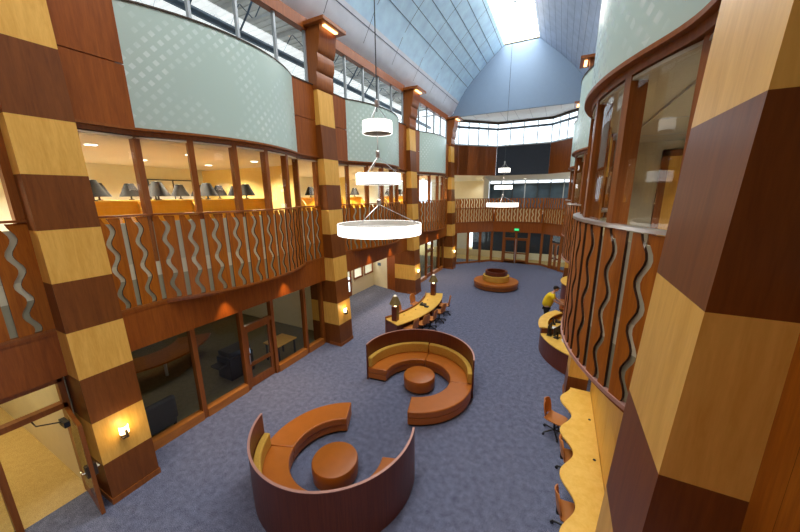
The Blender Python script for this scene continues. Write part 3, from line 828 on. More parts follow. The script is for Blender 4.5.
# alcove in the middle left bay
w = MB(); w.box(-11.1, -11.0, 12.0, 13.7, 0, 3.6); w.box(-11.1, -11.0, 13.7, 17.75, 2.2, 3.6); w.box(-11.1, -11, 10.2, 12, 0, 3.6)
w.slab((-8.6, 16.95), (-9.75, 17.3), 2.15, 3.6, -.1)
struct('wall_left', w, 'dark2', 'dark wood wall at the back of the left alcove')
w = MB(); w.box(-11.12, -11.0, 15.1, 17.75, 0, .95); w.box(-11.12, -11.0, 15.1, 15.3, .95, 2.2); w.box(-11.12, -11.0, 16.3, 16.5, .95, 2.2); w.box(-11.12, -11.0, 17.55, 17.75, .95, 2.2)
w.slab((-9.75, 17.3), (-11.05, 17.72), 0, 3.6, -.1)
struct('wall_left', w, 'cream', 'cream low wall and end wall of the left alcove')
root = sthing(nextwin(), 'two bright windows above the cream low wall in the left alcove', (-11.05, 16.4, .95))
for ya, yb in ((15.3, 16.3), (16.5, 17.55)):
    m = MB(); m.box(-11.03, -10.97, ya, ya+.09, .95, 2.2); m.box(-11.03, -10.97, yb-.09, yb, .95, 2.2); m.box(-11.03, -10.97, ya, yb, .95, 1.04); m.box(-11.03, -10.97, ya, yb, 2.15, 2.2); obj('frame', m, 'trim', root)
    m = MB(); m.quad((-11.06, ya, .95), (-11.06, yb, .95), (-11.06, yb, 2.2), (-11.06, ya, 2.2)); obj('pane', m, 'glass', root)
r = door_root('glazed wood door in the left alcove', (-11.0, 14.4, 0))
glazed_leaf(r, (-10.98, 14.15), (-10.98, 15.05), 2.15, mid=1.0); glazed_leaf(r, (-10.98, 13.2), (-10.98, 14.12), 2.15, mid=1.0)
r = door_root('plain brown wood door at the end of the left alcove beside the third column', (-9.2, 17.1, 0))
m = MB(); m.slab((-8.6, 16.95), (-9.75, 17.3), 0, 2.15, -.08); obj('leaf', m, 'dark2', r)
m = MB(); m.tube([(-9.55, 17.18, 1.0), (-9.45, 17.12, 1.0)], .02); obj('handle', m, 'black', r)
w = MB(); w.box(-14, -13.9, 12, 18.5, 0, 4.3); struct('wall_left', w, 'white', 'white wall seen through the alcove windows')
s_ = MB(); s_.slab((-10.3, 17.455), (-10.6, 17.55), 1.45, 1.65, .012); tag(obj('wall_sign', s_, 'steel_blue'), 'small dark blue room sign on the cream alcove wall', 'sign')

# corridor with open door, near left bay
X = -8.4
r = sthing(nextwin(), 'wood framed opening and transom of the near left corridor', (X, 0, 0))
for y in (-4.6, -1.0, .85, 1.83):
    m = MB(); m.box(X-.08, X+.08, y-.045, y+.045, 0, 2.75); obj('jamb', m, 'trim', r)
m = MB(); m.box(X-.08, X+.08, -4.6, 1.85, 2.03, 2.14); obj('head_rail', m, 'trim', r)
m = MB(); m.box(X-.08, X+.08, -4.6, 1.85, 2.58, 2.78); obj('top_rail', m, 'trim', r)
m = MB(); m.quad((X, -1, 2.14), (X, 1.83, 2.14), (X, 1.83, 2.58), (X, -1, 2.58)); obj('transom_pane', m, 'glass', r)
m = MB(); m.quad((X, -1, .02), (X, .81, .02), (X, .81, 2.03), (X, -1, 2.03)); obj('pane', m, 'glass', r)
dn[0] += 1
r = sthing('door_%d' % dn[0], 'open glazed wood door swung out from the near left corridor', (-8.3, 1.78, 0))
d = glazed_leaf(r, (-8.32, 1.78), (-7.42, 1.68), 2.02, st=.10, mid=0, handle=False)
m = MB(); m.tube([(-7.48, 1.63, 1.02), (-7.48, 1.60, 1.02), (-7.60, 1.60, 1.02)], .014); m.tube([(-7.48, 1.80, 1.02), (-7.48, 1.83, 1.02), (-7.60, 1.83, 1.02)], .014); obj('lever_handle', m, 'railsteel', d)
m = MB(); m.box(-7.53, -7.43, 1.64, 1.79, .9, 1.14); obj('lock_case', m, 'bronze', d)
m = MB(); m.box(-8.1, -7.85, 1.62, 1.70, 1.86, 1.97); m.tube([(-7.95, 1.64, 1.96), (-8.15, 1.35, 2.0), (-8.34, 1.35, 2.02)], .012); obj('door_closer', m, 'black', d)
w = MB(); w.box(-15, -8.46, 1.86, 1.98, 0, 4.36); struct('wall_left', w, 'cream', 'cream side wall of the near left corridor')

# ------------------------------------------------------------------ right side rooms
w = MB(); w.box(-15, 7, YN-.1, YN, 0, 17); struct('wall_back', w, 'dark2', 'added unseen wood wall behind the camera, blocking light')  # added out of view to close the hall and cut light from behind
w = MB(); w.box(1.95, 2.0, 9.6, 24, 0, 3.6); struct('wall_right', w, 'panelmaple', 'maple panelled wall behind the service desk')
w = MB()
for i in range(5):
    ya = 2.65+i*1.31; w.box(1.2, 1.26, ya+.004, ya+1.306, .16, 1.9); w.box(1.2, 1.26, ya+.004, ya+1.306, 1.91, 3.6)
w.box(1.215, 1.3, 2.65, 9.2, 0, 3.6)
struct('wall_right', w, 'panelmaple', 'maple panelled wall behind the wavy study counter')
w = MB(); w.box(7, 7.1, YN, 25.3, UP, 7.3); struct('wall_right', w, 'ceil_r', 'back wall of the right upper room')
w = MB(); w.quad((1.2, YN, UP-.02), (7, YN, UP-.02), (7, 25.3, UP-.02), (1.2, 25.3, UP-.02)); struct('floor', w, 'carpet_up', 'floor of the right upper room')
w = MB(); w.box(1.2, 7, YN, 25.3, 7.22, 7.32)
struct('ceiling', w, 'ceil_r', 'ceiling of the right upper room')
w = MB()
for y in (3.2, 5.0, 6.8, 8.6): w.box(1.25, 7, y-.01, y+.01, 7.212, 7.219)
for x in (2.4, 4.2): w.box(x-.01, x+.01, YN, 25, 7.212, 7.219)
struct(nexttrim(), w, 'seam_lt', 'seams of the right upper room ceiling')
w = MB(); w.box(1.5, 7, 9.6, 9.7, UP, 7.2); struct('wall_right', w, 'ceil_r', 'cross wall inside the right upper room')
for x, lab in ((2.0, 'dark wood door frame'), (4.0, 'second dark wood door frame')):
    r = door_root('%s on the cross wall inside the right upper room' % lab, (x+.6, 9.58, UP))
    m = MB(); m.box(x, x+.14, 9.54, 9.62, UP, 7.0); m.box(x+1.1, x+1.24, 9.54, 9.62, UP, 7.0); m.box(x, x+1.24, 9.54, 9.62, 6.86, 7.0); obj('frame', m, 'trim', r)
    m = MB(); m.box(x+.14, x+1.1, 9.56, 9.61, UP, 6.86); obj('leaf', m, 'light', r)
# roof space on the right
w = MB(); w.box(6.0, 6.1, YN, 25, 7.4, 12.9); struct('wall_right', w, 'white', 'white wall of the right roof space')
w = MB(); w.box(1.25, 6.1, YN, 25, 12.8, 12.9); struct('ceiling', w, 'deck', 'roof deck of the right roof space')

# ------------------------------------------------------------------ sconces
def sconce(x, y, z, label):
    t = thing('wall_sconce', label, 'wall lamp', (x, y, z))
    m = MB(); m.box(x, x+.025, y-.05, y+.05, z-.10, z+.06); obj('back_plate', m, 'bronze', t)
    m = MB(); m.sector((x+.02, y), .070, .078, -PI/2, PI/2, z-.02, z+.14, 14); obj('glass_shade', m, 'glow_warm', t, smooth=True)
    m = MB(); m.box(x+.005, x+.14, y-.02, y+.02, z-.09, z+.08); m.box(x+.02, x+.13, y-.07, y+.03, z-.09, z-.06); obj('bracket', m, 'bronze', t)
    ld = bpy.data.lights.new('sconce_bulb', 'POINT'); ld.energy = 5; ld.color = (1, .68, .3); ld.shadow_soft_size = .06
    l = bpy.data.objects.new('bulb', ld); COL.objects.link(l); l.location = (.2, 0, .16); l.parent = t
sl = ['lit wall sconce on the nearest left column', 'lit wall sconce on the second left column', 'lit wall sconce on the column behind the reception desk', 'lit wall sconce on the farthest left column']
for k, y in enumerate(COLY): sconce(x_at(1.38)+.004, y+CW*.5, 1.38, sl[k])

# ------------------------------------------------------------------ curved sofas
def sofa(c, a_open, flip, label):
    t = thing('curved_sofa', label, 'sofa', (c[0], c[1], 0))
    R0, R1 = 1.03, 1.70; D = math.radians
    s = -1 if flip else 1
    def ang(d): return D(a_open+s*d)
    def sec(nm, d0, d1, r0, r1, z0, z1, mat, par=t, n=24, bevel=0, smooth=True):
        a0, a1 = sorted((ang(d0), ang(d1)))
        m = MB(); m.sector(c, r0, r1, a0, a1, z0, z1, n); return obj(nm, m, mat, par, bevel=bevel, smooth=smooth)
    segs = [(0, 85), (85.4, 173), (173.4, 263)]
    for d0, d1 in segs:
        b = sec('bench_segment', d0, d1, R0, R1, .26, .45, 'leather', bevel=.025)
        sec('base', d0+.3, d1-.3, R0+.03, R1-.005, .07, .255, 'leather', b)
        sec('plinth', d0+1, d1-1, R0+.10, R1-.05, 0.002, .07, 'black', b)
    sec('privacy_screen', 85, 263, 1.705, 1.745, .0, 1.26, 'screenwood', n=48)
    sec('screen_edge', 85, 263, 1.702, 1.748, 1.262, 1.275, 'rosy', n=48)
    for d0, d1 in segs[1:]:
        sec('back_cushion', d0+.3, d1-.6, 1.55, 1.70, .455, .80, 'mustard', bevel=.03)
    return t
SC1 = (-3.97, 4.62); SC2 = (-3.56, 8.12)
sofa(SC2, -75, False, 'round tan leather sofa with dark wood screen, farther one, opening toward the camera')
sofa(SC1, 115, False, 'round tan leather sofa nearest the camera, seen over its dark wood screen')
def ottoman(c, label):
    t = thing('round_ottoman', label, 'ottoman', (c[0], c[1], 0), 'round tan ottomans')
    m = MB(); m.lathe([(.50, .24), (.50, .40), (.485, .43), (.45, .445), (0, .45)], (c[0], c[1], 0), 40); obj('seat_cushion', m, 'leather', t, smooth=True)
    m = MB(); m.lathe([(.47, .06), (.49, .07), (.49, .235), (.47, .24)], (c[0], c[1], 0), 40); obj('base', m, 'leather', t, smooth=True)
    m = MB(); m.lathe([(.40, 0.002), (.40, .06)], (c[0], c[1], 0), 24); obj('plinth', m, 'black', t)
ottoman((-3.9, 4.44), 'round tan leather ottoman inside the nearest sofa ring')
ottoman((-3.55, 8.28), 'round tan leather ottoman inside the farther sofa ring')
# round banquette
c = (-3.4, 20.75)
t = thing('round_banquette', 'round tan banquette with central dark drum, alone near the rear doors', 'bench', (*c, 0))
m = MB(); m.sector(c, .80, 1.42, 0, 2*PI, .28, .46, 56); obj('seat_ring', m, 'leather', t, smooth=True, bevel=.02)
m = MB(); m.sector(c, .80, 1.38, 0, 2*PI, .06, .275, 56); obj('base', m, 'trim', t, smooth=True)
m = MB(); m.sector(c, .80, 1.28, 0, 2*PI, .002, .06, 40); obj('plinth', m, 'black', t)
m = MB(); m.sector(c, .62, .84, 0, 2*PI, .46, .84, 48); obj('back_cushion', m, 'mustard', t, smooth=True, bevel=.03)
m = MB(); m.sector(c, .58, .70, 0, 2*PI, .1, 1.10, 48); m.sector(c, .01, .58, 0, 2*PI, .6, .62, 40); obj('center_drum', m, 'screenwood', t, smooth=True)

# ------------------------------------------------------------------ chairs
def task_chair(label, loc, rz, group):
    t = thing('task_chair', label, 'chair', (0, 0, 0), group)
    # seat and back shells; chair faces +x
    def shell(fn, nu, nv, thick, nm):
        vs = []; fs = []
        for i in range(nu+1):
            for j in range(nv+1): vs.append(fn(i/nu, j/nv*2-1, 0))
        o = len(vs)
        for i in range(nu+1):
            for j in range(nv+1): vs.append(fn(i/nu, j/nv*2-1, thick))
        w = nv+1
        for i in range(nu):
            for j in range(nv):
                a = i*w+j; fs.append((a, a+1, a+w+1, a+w)); fs.append((o+a, o+a+w, o+a+w+1, o+a+1))
        for i in range(nu): fs.append((i*w, (i+1)*w, o+(i+1)*w, o+i*w)); fs.append((i*w+nv, o+i*w+nv, o+(i+1)*w+nv, (i+1)*w+nv))
        for j in range(nv): fs.append((j, o+j, o+j+1, j+1)); k = nu*w; fs.append((k+j, k+j+1, o+k+j+1, o+k+j))
        m = MB(); m.add(vs, fs); return obj(nm, m, 'chairtan', t, smooth=True)
    def seat(u, v, th):
        x = -.20+.43*u; w = .22*(1-.25*max(0, (u-.75)*4)**2*.6); y = v*w
        z = .455+.02*v*v - .03*max(0, u-.8)*5*max(0, u-.8) + (.03*(1-u/.15) if u < .15 else 0)
        return (x, y, z-th)
    def back(u, v, th):
        z = .50+.40*u; w = .20*math.sqrt(max(.05, 1-(abs(u-.45)/.62)**3.0)); y = v*w
        x = -.22-.07*u+.05*v*v
        return (x-th, y, z)
    shell(seat, 8, 8, .025, 'seat'); shell(back, 8, 8, .022, 'backrest')
    m = MB(); m.box(-.245, -.225, -.03, .03, .40, .55); obj('back_bracket', m, 'black', t)
    m = MB(); m.tube([(0, 0, .10), (0, 0, .44)], .028, 10); m.box(-.24, .1, -.05, .05, .40, .43); obj('gas_column', m, 'black', t)
    m = MB()
    for k in range(5):
        a = 2*PI*k/5+.3; m.tube([(0, 0, .13), (.16*math.cos(a), .16*math.sin(a), .10), (.29*math.cos(a), .29*math.sin(a), .075)], .02, 6)
    obj('star_base', m, 'black', t)
    for k in range(5):
        a = 2*PI*k/5+.3; x, y = .29*math.cos(a), .29*math.sin(a)
        m = MB(); m.tube([(x-.012*math.sin(a), y+.012*math.cos(a), .032), (x+.012*math.sin(a), y-.012*math.cos(a), .032)], .032, 10); obj('caster', m, 'black', t)
    t.location = loc; t.rotation_euler = (0, 0, rz)
    return t
def chair_at(proto, label, x, y, rz, group):
    c = copy_tree(proto); c.location = (x, y, 0); c.rotation_euler = (0, 0, rz); c['label'] = label; c['group'] = group
    if group != G1: c.scale = (1.12, 1.12, 1.12)
    return c
G1 = 'task chairs at the wavy study counter'
ch0 = task_chair('tan task chair turned out from the far end of the wavy study counter', (.38, 7.92, 0), -.35, G1)
chair_at(ch0, 'tan task chair pushed under the middle of the wavy study counter', 0.74, 6.72, .1, G1)
chair_at(ch0, 'tan task chair tucked in at the near end of the wavy study counter', .68, 5.34, .1, G1)
G2 = 'task chairs around the curved reception desk'
DC = (-11.12, 13.51)
oc = ['first tan chair on the hall side of the curved desk, next to the near lamp', 'second tan chair from the near lamp, hall side of the curved desk',
      'middle tan chair on the hall side of the curved desk', 'fourth tan chair from the near lamp, hall side of the curved desk', 'last tan chair on the hall side of the desk, by the far lamp']
for k, d in enumerate((-21, -14.5, -8.5, 0.5, 9.5)):
    a = math.radians(d); r = 6.34
    chair_at(ch0, oc[k], DC[0]+r*math.cos(a), DC[1]+r*math.sin(a), a+PI+[.2, -.1, .15, -.2, .1][k], G2)
ic = ['tan chair on the inner side of the curved desk, behind the near lamp', 'tan chair on the inner side of the curved desk, behind the black telephone']
for k, d in enumerate((-10, 6.5)):
    a = math.radians(d); r = 4.93
    chair_at(ch0, ic[k], DC[0]+r*math.cos(a), DC[1]+r*math.sin(a), a+[.2, -.3][k], G2)

# ------------------------------------------------------------------ curved reception desk
t = thing('curved_reception_desk', 'long curved yellow maple desk with dark wood ends beyond the sofas', 'desk', (-5.3, 13.4, 0))
A0, A1 = math.radians(-26.5), math.radians(20.5)
m = MB(); m.sector(DC, 5.27, 6.16, A0, A1, .71, .75, 40); obj('worktop', m, 'maple', t, smooth=True)
for a in (A0, A1-.045, (A0+A1)/2):
    m = MB(); m.sector(DC, 5.30, 6.12, a, a+.045, 0, .71, 3); obj('end_panel', m, 'screenwood', t)
m = MB(); m.sector(DC, 5.225, 5.262, A0, A1, .0, .83, 40); obj('modesty_panel', m, 'trim', t, smooth=True)
for d in (-17, -8, 8):
    a = math.radians(d); m = MB(); m.lathe([(.03, 0), (.03, .006), (0, .006)], (DC[0]+5.5*math.cos(a), DC[1]+5.5*math.sin(a), .75), 12); obj('cable_grommet', m, 'black', t)
def desk_lamp(x, y, label):
    t = thing('desk_lamp', label, 'lamp', (x, y, .75), 'pillar lamps on the curved desk')
    m = MB(); m.box(x-.12, x+.12, y-.12, y+.12, .752, 1.40); obj('pillar', m, 'screenwood', t, bevel=.01)
    m = MB(); m.lathe([(.05, 1.40), (.05, 1.44), (.03, 1.50)], (x, y, 0), 14); obj('glow_neck', m, 'glow_warm', t, smooth=True)
    m = MB(); m.lathe([(.25, 1.50), (.23, 1.56), (.10, 1.84), (.10, 1.85)], (x, y, 0), 24); obj('shade', m, 'lampgreen', t, smooth=True)
    m = MB(); m.lathe([(.07, 1.85), (.06, 1.88), (.02, 1.91), (0, 1.92)], (x, y, 0), 16); obj('finial', m, 'finial_glow', t, smooth=True)
desk_lamp(-5.93, 11.18, 'wood pillar lamp with green bronze shade on the near end of the curved desk')
desk_lamp(-5.72, 15.2, 'wood pillar lamp with green bronze shade on the far end of the curved desk')
a = math.radians(-0.5); dx, dy = DC[0]+5.55*math.cos(a), DC[1]+5.62*math.sin(a)
t = thing('desk_telephone', 'black telephone lying on the middle of the curved desk', 'telephone', (dx, dy, .75))
m = MB(); m.box(dx-.16, dx+.12, dy-.14, dy+.14, .752, .82); obj('body', m, 'black', t, bevel=.02)
m = MB(); m.box(dx-.14, dx-.06, dy-.13, dy+.13, .825, .87); obj('handset', m, 'black', t, bevel=.02)
m = MB(); m.box(dx+.14, dx+.34, dy-.28, dy-.10, .752, .81); tag(obj('card_terminal', m, 'darkgrey', bevel=.02), 'small dark grey box beside the telephone on the curved desk', 'terminal')

# ------------------------------------------------------------------ wavy study counter
t = thing('wavy_study_counter', 'yellow maple study counter with a wavy front edge along the right wall', 'counter', (.9, 6.9, 0))
pts = []; N = 120
for i in range(N+1):
    y = 3.2+(9.05-3.2)*i/N
    x = .585-.125*math.cos(2*PI*(y-7.15)/1.27)-.0*y
    if y > 8.7: x = max(x, .5)
    pts.append((x, y))
poly = pts+[(1.19, 9.05), (1.19, 3.2)]
m = MB(); m.prism(poly[::-1], .715, .755); obj('worktop', m, 'maple', t)
for y in (3.25, 5.2, 7.2, 9.0): m = MB(); m.box(.74, 1.18, y-.02, y+.02, .002, .715); obj('support_panel', m, 'panelmaple', t)
for y in (7.8, 6.5, 5.21, 3.9): m = MB(); m.lathe([(.03, 0), (.03, .006), (0, .006)], (1.09, y, .755), 12); obj('cable_grommet', m, 'black', t)

# ------------------------------------------------------------------ circulation desk
CC = (2.2, 13.0); D = math.radians
t = thing('circulation_desk', 'round fronted dark wood service desk with yellow tops on the right', 'desk', (0.2, 13, 0))
m = MB(); m.sector(CC, 2.42, 2.48, D(132), D(194), 0, .995, 30); obj('front_panel', m, 'screenwood', t, smooth=True)
m = MB(); m.sector(CC, 2.42, 2.48, D(194), D(243), 0, .765, 30); obj('front_panel', m, 'screenwood', t, smooth=True)
m = MB(); m.sector(CC, 2.22, 2.57, D(140), D(193.5), 1.0, 1.04, 24); obj('transaction_top', m, 'maple', t, smooth=True)
m = MB(); m.sector(CC, 1.70, 2.53, D(194.5), D(243), .77, .81, 24); obj('lower_top', m, 'maple', t, smooth=True)
m = MB(); m.sector(CC, 1.5, 2.41, D(134), D(194), .71, .75, 24); obj('worktop', m, 'maple', t, smooth=True)
m = MB(); m.sector(CC, 1.6, 2.50, D(193.6), D(194.4), .76, 1.0, 2); obj('step_panel', m, 'screenwood', t)
m = MB(); m.sector(CC, 1.5, 1.54, D(134), D(242), .01, .70, 24); obj('inner_panel', m, 'screenwood', t, smooth=True)
def monitor(x, y, rz, label):
    t = thing('monitor', label, 'monitor', (0, 0, 0), 'monitors on the service desk')
    m = MB(); m.box(-.02, .02, -.24, .24, .12, .44); obj('display', m, 'black', t, bevel=.008)
    m = MB(); m.box(-.06, -.02, -.03, .03, .01, .25); m.box(-.1, .08, -.11, .11, .0, .015); obj('stand', m, 'black', t)
    t.location = (x, y, .812); t.rotation_euler = (0, 0, rz)
def pol(r, d): return (CC[0]+r*math.cos(D(d)), CC[1]+r*math.sin(D(d)))
monitor(*pol(2.24, 197.5), 2.9, 'black monitor on the service desk, left of the pair')
monitor(*pol(2.06, 203.5), 2.7, 'black monitor on the service desk, right of the pair')
for r, d, z, h, rz, lab in ((1.86, 187, .752, .05, .3, 'white paper stack on the service desk right behind the monitors'), (2.02, 172.5, .752, .012, -.4, 'white sheet lying beside the keyboard on the service desk'),
        (1.84, 213, .812, .03, .2, 'white papers on the lower yellow top beside the right monitor')):
    m = MB(); m.box(-.16, .16, -.12, .12, 0, h); o = tag(obj('paper_stack', m, 'paper', center=False), lab, 'paper'); o.location = (*pol(r, d), z); o.rotation_euler = (0, 0, rz)
m = MB(); m.box(-.09, .09, -.22, .22, 0, .03); o = tag(obj('keyboard', m, 'black', center=False), 'black keyboard lying on the service desk', 'keyboard'); o.location = (*pol(1.60, 170), .752); o.rotation_euler = (0, 0, -.2)
bx, by = pol(2.12, 162)
t = thing('barcode_scanner', 'dark grey device with a bent stand on the service desk', 'scanner', (bx, by, .752))
m = MB(); m.box(bx-.08, bx+.08, by-.08, by+.08, .753, .80); obj('base', m, 'darkgrey', t); m = MB(); m.tube([(bx, by, .8), (bx-.02, by, .98), (bx+.04, by-.03, 1.05)], .03); obj('head', m, 'black', t)
for r, d, lab in ((2.12, 181, 'black telephone on the service desk behind the left monitor'), (2.08, 153, 'black box on the service desk nearest the person in yellow')):
    q = pol(r, d); t = thing('telephone' if d > 160 else 'card_reader', lab, 'telephone' if d > 160 else 'device', (*q, .752))
    m = MB(); m.box(q[0]-.11, q[0]+.11, q[1]-.1, q[1]+.1, .753, .81); obj('body', m, 'black', t, bevel=.02)
    m = MB(); m.box(q[0]-.10, q[0]-.03, q[1]-.1, q[1]+.1, .815, .86); obj('handset' if d > 160 else 'display', m, 'darkgrey', t, bevel=.015)
t = thing('service_counter', 'straight dark wood counter the person in yellow leans on', 'counter', (.9, 15.4, 0))
m = MB(); m.box(.42, 1.4, 14.95, 16.4, 0, .99); obj('body', m, 'screenwood', t); m = MB(); m.box(.36, 1.45, 14.9, 16.45, .99, 1.03); obj('worktop', m, 'trim', t)
t = thing('laptop', 'black laptop in front of the person in yellow', 'laptop', (.62, 15.3, 1.03))
m = MB(); m.box(.50, .74, 15.12, 15.46, 1.032, 1.05); obj('keyboard_deck', m, 'black', t); m = MB(); m.box(.75, .77, 15.12, 15.46, 1.05, 1.28); obj('display', m, 'black', t)
CF = (2.65, 20.2)
t = thing('far_service_desk', 'small round dark wood counter with yellow top beyond the person in yellow', 'counter', (.6, 20.2, 0))
m = MB(); m.sector(CF, 2.1, 2.18, D(120), D(240), 0, .99, 30); obj('front_panel', m, 'screenwood', t, smooth=True)
m = MB(); m.sector(CF, 1.7, 2.25, D(120), D(240), 1.0, 1.04, 30); obj('worktop', m, 'maple', t, smooth=True)

# ------------------------------------------------------------------ person
def skin_mesh(name, joints, edges, mat, parent, sub=2, origin=(0, 0, 0)):
    me = bpy.data.meshes.new(name); me.from_pydata([Vector(j[0])-Vector(origin) for j in joints], edges, [])
    o = bpy.data.objects.new(name, me); COL.objects.link(o); o.parent = parent
    bm = bmesh.new(); bm.from_mesh(me); lay = bm.verts.layers.skin.verify(); bm.verts.ensure_lookup_table()
    for v, j in zip(bm.verts, joints): v[lay].radius = (j[1], j[2] if len(j) > 2 else j[1])
    bm.verts[0][lay].use_root = True
    bm.to_mesh(me); bm.free()
    sk = o.modifiers.new('Skin', 'SKIN'); sk.use_smooth_shade = True
    s = o.modifiers.new('Subsurf', 'SUBSURF'); s.levels = sub; s.render_levels = sub
    me.materials.append(M[mat] if isinstance(mat, str) else mat)
    return o
PX, PY = -.10, 15.35
pt = thing('person', 'person in a yellow shirt and dark cap leaning over the right service counter', 'person', (PX, PY, 0))
hip = (PX-.06, PY, .92)
J = [((PX-.06, PY, .92), .13, .15), ((PX-.01, PY, 1.10), .12, .15), ((PX+.07, PY, 1.30), .12, .17), ((PX+.13, PY, 1.45), .09, .15), ((PX+.17, PY, 1.54), .055), ((PX+.20, PY, 1.60), .055),
     ((PX+.14, PY-.19, 1.42), .06), ((PX+.26, PY-.25, 1.20), .047), ((PX+.45, PY-.17, 1.10), .036), ((PX+.52, PY-.14, 1.09), .03),
     ((PX+.14, PY+.19, 1.42), .06), ((PX+.26, PY+.25, 1.20), .047), ((PX+.45, PY+.17, 1.10), .036), ((PX+.52, PY+.14, 1.09), .03),
     ((PX-.05, PY-.10, .86), .10), ((PX-.02, PY-.11, .48), .065), ((PX-.06, PY-.11, .10), .045), ((PX+.02, PY-.12, .04), .04), ((PX+.12, PY-.13, .035), .035),
     ((PX-.05, PY+.10, .86), .10), ((PX-.02, PY+.11, .48), .065), ((PX-.06, PY+.11, .10), .045), ((PX+.02, PY+.12, .04), .04), ((PX+.12, PY+.13, .035), .035)]
Ed = [(0, 1), (1, 2), (2, 3), (3, 4), (4, 5), (3, 6), (6, 7), (7, 8), (8, 9), (3, 10), (10, 11), (11, 12), (12, 13), (0, 14), (14, 15), (15, 16), (16, 17), (17, 18), (0, 19), (19, 20), (20, 21), (21, 22), (22, 23)]
# fingers
fing = []
for sgn, wr in ((-1, 9), (1, 13)):
    w0 = Vector(J[wr][0])
    for k, (dy, ln) in enumerate(((-.028, .055), (-.010, .065), (.010, .07), (.028, .06))):
        a = w0+Vector((.03, dy, -.005)); b = a+Vector((ln*.6, dy*.2, -.008)); c_ = b+Vector((ln*.5, 0, -.018))
        i = len(J); J += [(tuple(a), .010), (tuple(b), .009), (tuple(c_), .008)]; Ed += [(wr, i), (i, i+1), (i+1, i+2)]
    a = w0+Vector((.0, -sgn*.035, -.004)); b = a+Vector((.035, -sgn*.018, -.012)); i = len(J); J += [(tuple(a), .011), (tuple(b), .009)]; Ed += [(wr, i), (i, i+1)]
body = skin_mesh('body', J, Ed, 'skin', pt, 2, (PX, PY, 0))
# head with face, joined look: shaped ellipsoid on the neck
def ellip(mb, c, r, n=18, mrows=12, fn=None, mi=0):
    vs = []; fs = []
    for i in range(mrows+1):
        ph = PI*i/mrows
        for j in range(n):
            th = 2*PI*j/n; p = Vector((math.sin(ph)*math.cos(th), math.sin(ph)*math.sin(th), math.cos(ph)))
            if fn: p = fn(p)
            vs.append((c[0]+p.x*r[0], c[1]+p.y*r[1], c[2]+p.z*r[2]))
    for i in range(mrows):
        for j in range(n): a = i*n+j; b = i*n+(j+1) % n; fs.append((a, b, b+n, a+n))
    mb.add(vs, fs, mi)
def headfn(p):
    q = p.copy()
    if p.z < 0: q.y *= 1-.28*(-p.z); q.x *= 1-.10*(-p.z)
    if p.x > .5 and abs(p.y) < .3 and -.35 < p.z < .15: q.x += .12*(1-abs(p.y)/.3)
    return q
hc = (PX+.25, PY, 1.69)
mb = MB(); ellip(mb, hc, (.098, .078, .118), fn=headfn)
ellip(mb, (hc[0], hc[1]-.078, hc[2]-.01), (.02, .01, .03), 8, 6); ellip(mb, (hc[0], hc[1]+.078, hc[2]-.01), (.02, .01, .03), 8, 6)
hd = obj('head', mb, 'skin', pt, smooth=True)
mb = MB()
for sg in (-1, 1): ellip(mb, (hc[0]+.088, hc[1]+sg*.03, hc[2]+.005), (.012, .012, .010), 8, 6)
obj('eye', mb, 'black', hd); mb = MB(); mb.box(hc[0]+.083, hc[0]+.092, hc[1]-.022, hc[1]+.022, hc[2]-.062, hc[2]-.054); obj('mouth', mb, 'leather', hd)
mb = MB(); ellip(mb, (hc[0]-.012, hc[1], hc[2]+.035), (.105, .088, .105), fn=lambda p: Vector((p.x, p.y, max(p.z, -.55 if p.x < .1 else .05)))); obj('hair', mb, 'hair', hd, smooth=True)
mb = MB(); mb.lathe([(.100, .035), (.104, .06), (.09, .11), (.05, .135), (0, .14)], (hc[0]-.005, hc[1], hc[2]), 20); mb.sector((hc[0]+.05, hc[1]), .02, .13, -PI/3, PI/3, hc[2]+.04, hc[2]+.05, 10); obj('cap', mb, 'hair', hd, smooth=True)
Js = [((PX-.08, PY, .80), .185, .22), ((PX-.02, PY, 1.08), .19, .225), ((PX+.06, PY, 1.28), .185, .235), ((PX+.12, PY, 1.43), .13, .19), ((PX+.155, PY, 1.50), .08),
      ((PX+.14, PY-.20, 1.41), .095), ((PX+.225, PY-.24, 1.26), .082), ((PX+.14, PY+.20, 1.41), .095), ((PX+.225, PY+.24, 1.26), .082)]
skin_mesh('shirt', Js, [(0, 1), (1, 2), (2, 3), (3, 4), (3, 5), (5, 6), (3, 7), (7, 8)], 'yellow', pt, 2, (PX, PY, 0))
Jt = [((PX-.06, PY, .95), .165, .19), ((PX-.05, PY-.10, .80), .135), ((PX-.02, PY-.11, .48), .098), ((PX-.06, PY-.11, .09), .065), ((PX-.05, PY+.10, .80), .135), ((PX-.02, PY+.11, .48), .098), ((PX-.06, PY+.11, .09), .065)]
skin_mesh('trousers', Jt, [(0, 1), (1, 2), (2, 3), (0, 4), (4, 5), (5, 6)], 'trouser', pt, 2, (PX, PY, 0))
for sg in (-1, 1):
    mb = MB(); ellip(mb, (PX+.03, PY+sg*.12, .05), (.145, .055, .055), fn=lambda p: Vector((p.x, p.y, max(p.z, -.85)))); obj('shoe', mb, 'black', pt, smooth=True)

pt.scale = (1.07, 1.07, 1.07)
